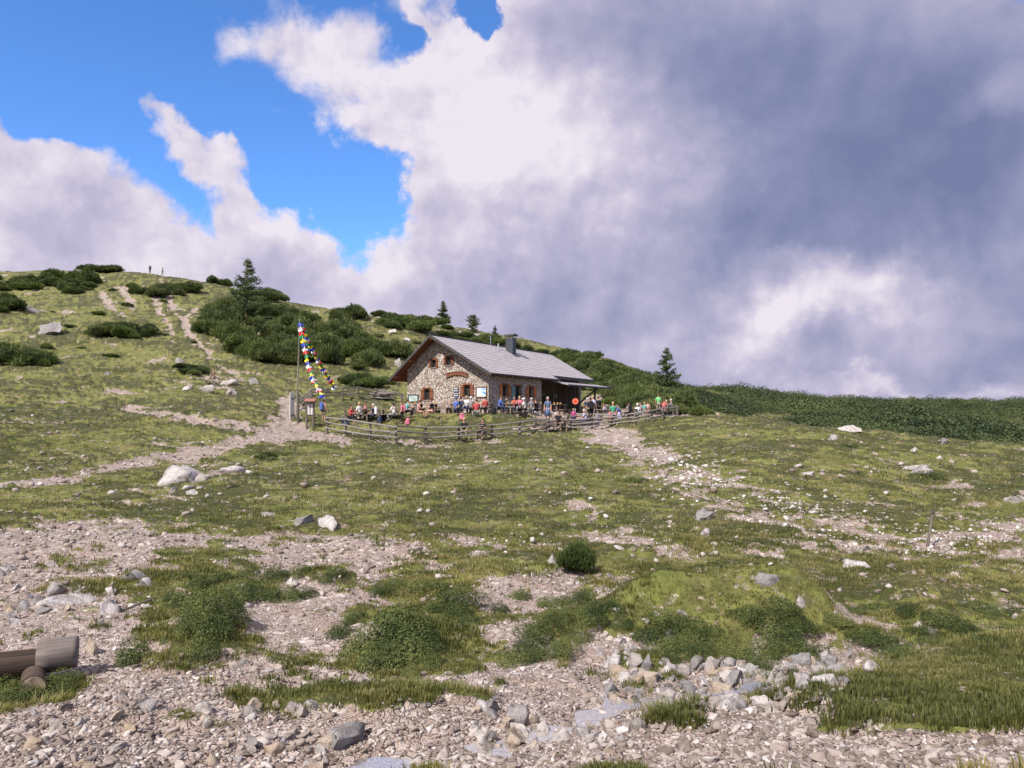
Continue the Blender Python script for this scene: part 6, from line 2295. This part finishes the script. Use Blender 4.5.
    mb = MB(); mb.tube(J['pelvis'] + Vector((0, 0, .05)), J['pelvis'] + Vector((0, 0, -.52)), .15, .24, 14)
    out['skirt'] = mb.mesh('skirt', CLOTH['blue'], True)
    return out


PM = {}
def person(loc, face, kind, top, bottom, hair, label, jacket=False, shorts=False, cap=None, pack=None, skirt=False, s=1.0, group=None):
    if kind not in PM: PM[kind] = person_meshes(kind)
    pm = PM[kind]
    z = gz(loc[0], loc[1])
    o = empty('person', (loc[0], loc[1], z), face, s)
    tag(o, label, 'person', group)
    link('body', pm['body'], o)
    link('eyes', pm['eyes'], o); link('mouth', pm['mouth'], o)
    link('jacket' if jacket else 'shirt', pm['jacket' if jacket else 'shirt'], o, mat=CLOTH[top])
    link('shorts' if shorts else 'trousers', pm['shorts' if shorts else 'trousers'], o, mat=CLOTH[bottom])
    if skirt: link('skirt', pm['skirt'], o, mat=CLOTH[skirt])
    link('shoes', pm['shoes'], o)
    link('hair', pm['hair'], o, mat=HAIRM[hair])
    if cap: link('cap', pm['cap'], o, mat=CLOTH[cap])
    if pack: link('backpack', pm['backpack'], o, mat=CLOTH[pack])
    return o


def face_to(deg):     # 0 = away from camera, 90 = to the photo's left, -90 = right, 180 = towards the camera
    return R(deg)


A_ = at_depth
PEOPLE = [
    # px, depth or (off, side), facing deg, pose, top, bottom, hair, label, kwargs
    ((323.5, 56.5), -30, 'stand', 'salmon', 'khaki', 'brown', 'hiker in salmon with a blue backpack standing inside the fence right of the notice stand', dict(shorts=True, pack='blue', s=.97)),
    ((350.5, 56.0), -120, 'sit_table', 'red', 'black', 'dark', 'seated guest in a red jacket in the leftmost terrace group', dict(jacket=True)),
    ((359.5, 56.3), 60, 'sit', 'white', 'grey', 'blond', 'seated guest in a white jacket in the leftmost terrace group', dict(jacket=True)),
    ((366.5, 57.5), 90, 'sit_table', 'pink', 'grey', 'brown', 'seated guest in a pink top between the two left tables', {}),
    ((373.5, 56.6), 80, 'sit', 'navy', 'navy', 'grey', 'seated guest in navy and white seen from behind at the second table from the left', dict(pack='white')),
    ((394.5, 56.0), 60, 'sit_lean', 'white', 'grey', 'dark', 'guest in a white shirt leaning over the table left of the hut', {}),
    ((402.0, 56.0), 100, 'stand', 'pink', 'black', 'brown', 'standing guest in a pink top beside the left corner of the gable', dict(pack='pink', s=.9)),
    ((406.5, 57.5), -60, 'sit_table', 'teal', 'black', 'dark', 'seated guest in teal before the left notice board', {}),
    ((418.0, 57.0), -80, 'sit_table', 'salmon', 'salmon', 'brown', 'seated guest in a salmon top and shorts before the left gable window', dict(shorts=True)),
    ((421.0, 57.4), -70, 'sit', 'black', 'khaki', 'dark', 'seated guest in a black top left of the lower left gable window', dict(shorts=True)),
    ((432.5, 56.6), 80, 'sit_table', 'black', 'salmon', 'dark', 'seated guest in a black shirt facing left below the left gable window', dict(shorts=True)),
    ((456.0, 57.0), -30, 'sit', 'blue', 'navy', 'brown', 'seated guest in a bright blue top beside the two small posters', dict(cap='blue')),
    ((461.0, 57.3), 20, 'sit_table', 'navy', 'grey', 'dark', 'seated guest in navy right of the bright blue one', {}),
    ((467.0, 57.6), 160, 'sit_table', 'white', 'navy', 'blond', 'seated guest in white facing the camera under the lower right gable window', {}),
    ((471.0, 57.0), -40, 'sit_raise', 'grey', 'black', 'grey', 'seated guest in grey with a light cap raising one hand near the map board', dict(cap='white')),
    ((476.5, 55.9), 10, 'sit', 'red', 'grey', 'brown', 'seated guest in a large red jacket seen from behind below the map board', dict(jacket=True, s=1.05)),
    ((485.5, 56.6), 30, 'sit', 'red', 'black', 'dark', 'seated guest in a red jacket at the hut corner right of the other red one', dict(jacket=True)),
    ((498.8, 57.0), -75, 'sit_lean', 'blue', 'navy', 'brown', 'seated guest in a blue jacket facing right at the table by the door', dict(jacket=True)),
    ((505.5, 59.0), -60, 'sit_table', 'black', 'grey', 'dark', 'seated guest in black behind the one in the blue jacket', {}),
    ((514.5, 60.5), 170, 'sit_table', 'red', 'grey', 'brown', 'seated guest in a dark red top at the far side of the door table', {}),
    ((519.5, 60.3), 175, 'sit_raise', 'pink', 'grey', 'blond', 'seated guest in pink facing the camera at the door table', {}),
    ((525.0, 58.5), 80, 'sit_table', 'white', 'black', 'grey', 'seated guest in a white shirt and white cap right of the door table', dict(cap='white')),
    ((531.5, 60.0), 30, 'sit', 'grey', 'grey', 'grey', 'seated guest in grey below the right long wall window', {}),
    ((537.0, 60.5), 60, 'sit_table', 'black', 'black', 'dark', 'seated guest in black at the pale stone pillar', {}),
    ((547.8, 58.0), 170, 'stand', 'denim', 'salmon', 'grey', 'standing person with grey hair in a blue dress before the dark porch', dict(shorts=True, skirt='denim', s=1.06)),
    ((550.2, 54.0), -60, 'sit_table', 'grey', 'grey', 'brown', 'small guest in grey seated behind the fence left of the one in black', dict(s=.85)),
    ((558.3, 53.8), 175, 'sit_table', 'black', 'brown', 'dark', 'guest in a black shirt facing the camera at the table behind the fence', dict(s=1.05)),
    ((573.4, 56.5), -20, 'stand', 'magenta', 'navy', 'blond', 'blond child in a magenta jacket standing on the path', dict(jacket=True, s=.72)),
    ((586.2, 56.5), 70, 'sit_lean', 'lilac', 'navy', 'grey', 'guest in a pale lilac shirt seated facing left behind the fence', {}),
    ((590.5, 58.0), 5, 'stand', 'black', 'black', 'dark', 'tall person in black seen from behind right of the strut', dict(s=1.08, pack='black')),
    ((587.3, 60.5), 10, 'stand', 'navy', 'khaki', 'grey', 'person in navy standing behind the tall one in black', dict(shorts=True)),
    ((592.8, 61.5), -30, 'stand', 'lilac', 'grey', 'blond', 'person in pale lilac standing behind the tall one in black', {}),
    ((598.3, 62.0), 20, 'stand', 'black', 'black', 'dark', 'slim person all in black standing alone before the shrubs', dict(jacket=True, s=.95)),
    ((606.0, 60.5), 60, 'sit_lean', 'lilac', 'khaki', 'brown', 'guest in a lilac shirt bending over the table right of the slim one in black', {}),
    ((613.0, 58.0), 15, 'sit', 'green', 'pink', 'blond', 'guest in a bright green shirt seated with the back to the camera', dict(s=1.05)),
    ((620.0, 59.5), 70, 'sit_lean', 'blue', 'navy', 'dark', 'guest in a bright blue shirt leaning right of the one in green', {}),
    ((629.0, 62.0), 20, 'sit', 'grey', 'black', 'dark', 'guest in grey seated behind the dark fence post', dict(pack='black')),
    ((637.0, 63.5), -40, 'sit_table', 'white', 'grey', 'grey', 'guest in white seated on the right terrace', dict(cap='white')),
    ((641.5, 64.5), 100, 'sit_table', 'grey', 'teal', 'dark', 'guest in grey seated right of the one in white', {}),
    ((644.5, 62.5), 20, 'stand', 'teal', 'khaki', 'blond', 'small person in teal standing by the right fence', dict(s=.8)),
    ((647.5, 63.0), -20, 'stand', 'salmon', 'red', 'brown', 'small person in salmon standing right of the one in teal', dict(s=.8, shorts=True)),
    ((658.5, 68.5), 0, 'stand', 'lime', 'khaki', 'brown', 'tall person in a lime green shirt standing at the right end of the terrace', dict(s=1.06)),
    ((663.5, 68.0), -30, 'sit_lean', 'red', 'salmon', 'brown', 'guest in a red shirt bending beside the one in lime green', dict(shorts=True, s=1.08)),
    ((666.5, 69.0), 60, 'sit', 'white', 'grey', 'blond', 'guest in white seated just right of the red one', dict(s=1.05)),
    ((672.0, 69.5), 60, 'sit_table', 'grey', 'grey', 'grey', 'guest in grey seated last at the right end of the terrace', dict(s=1.05)),
    ((464.2, 49.3), 180, 'sit', 'black', 'khaki', 'blond', 'left one of the two people seated in the grass behind the front fence', dict(s=1.0)),
    ((483.5, 49.3), 150, 'sit_table', 'black', 'brown', 'dark', 'right one of the two people seated in the grass behind the front fence', dict(s=1.0)),
]
for (px, d), fc, kind, top, bot, hair, lab, kw in PEOPLE:
    q = A_(px, d)
    person(q, face_to(fc), kind, top, bot, hair, lab, **kw)
for (px, py, fc, kind, top, bot, lab, sc) in [(150, 272, 60, 'stand_lean', 'black', 'black', 'left one of two dark figures on the left skyline, bent under a backpack', 1.0),
                                          (162.5, 272, -90, 'walk', 'khaki', 'brown', 'right one of two figures on the left skyline, walking upright', 1.0)]:
    q = ground(px, py)
    person(q, face_to(fc), kind, top, bot, 'dark', lab, pack='navy' if px < 155 else None, s=sc)
q = ground(213.5, 384)
person(q, face_to(170), 'sit', 'brown', 'khaki', 'brown', 'walker in brown sitting on a rock at the foot of the left hillside', s=1.15)
boulder(213.5, 384.5, 8, 5, 'flat rock on which the walker in brown sits', 'rock')

# bags on the ground of the left group
def bag(px, d, col, label, s=1.0):
    q = A_(px, d)
    o = empty('backpack', (q[0], q[1], gz(q[0], q[1])), rnd.uniform(0, 6), s)
    tag(o, label, 'backpack')
    mb = MB(); mb.box((0, 0, .26), (.32, .24, .50), None, .07); mb.box((0, -.15, .18), (.22, .10, .24), None, .03); mb.build('pack_body', CLOTH[col], o)
    mb = MB(); mb.tube((-.08, .12, .46), (-.10, .15, .10), .02); mb.tube((.08, .12, .46), (.10, .15, .10), .02); mb.build('strap', CLOTH['black'], o)
for px, d, col, lab in [(343.5, 55.5, 'navy', 'leftmost dark blue backpack standing on the terrace edge'), (346.5, 55.3, 'denim', 'blue backpack beside the leftmost dark one'),
                        (380, 56, 'navy', 'navy backpack standing between the two left guest groups'), (384, 56.5, 'black', 'black backpack beside the navy one between the left groups'),
                        (408, 55.5, 'pink', 'pink bag on the ground left of the gable'), (462, 55.6, 'pink', 'pink bag under the table below the small posters'),
                        (493.5, 56.4, 'black', 'dark backpack at the stone corner of the hut'), (598, 59, 'lilac', 'pale lilac bag on the ground right of the tall figure in black'),
                        (619, 58, 'lilac', 'lilac bag under the bench of the guest in bright blue')]:
    bag(px, d, col, lab)
M['amber'] = plain('amber_drink', (0.55, 0.30, 0.06), .15, .5)
for k, (px, off, side, lab) in enumerate(TABLES):
    q = px_uv(px, off, side)
    dv = Vector((HB[0], HB[1], 0)) if side == 'g' else Vector((HA[0], HA[1], 0))
    for j in range(3):
        p = q + dv * (-.7 + .65 * j + rnd.uniform(-.1, .1)) + Vector((rnd.uniform(-.1, .1), rnd.uniform(-.1, .1), .765))
        o = empty('beer_mug', tuple(p)); tag(o, 'drinking glass on the ' + lab.replace('wooden ', ''), 'glass', 'glasses on the ' + lab.replace('wooden ', ''))
        MB().tube((0, 0, 0), (0, 0, .17), .045, .05, 10).build('glass_body', M['amber'], o)
        MB().tube((.05, 0, .04), (.085, 0, .12), .010, .010, 5).build('handle', M['white_paint'], o)
# round orange sign on its post
q = A_(575.3, 57.8)
o = empty('round_sign', (q[0], q[1], gz(q[0], q[1])))
tag(o, 'round orange sign on a thin post in front of the canopy strut', 'sign')
MB().tube((0, 0, -.1), (0, 0, 1.1), .03, .03, 8).build('post', M['metal'], o)
zc2 = 57.8 * ray(575.3, 401.3)[2] / ray(575.3, 401.3)[1] - gz(q[0], q[1])
MB().tube((0, .02, zc2), (0, -.03, zc2), .23, .23, 24).build('disc', CLOTH['orange'], o)
MB().tube((0, -.032, zc2), (0, -.042, zc2), .11, .11, 20).build('centre_disc', plain('deep_orange', (0.60, 0.05, 0.02), .6), o)
# small white cairn stones are part of the slope; two way-marks
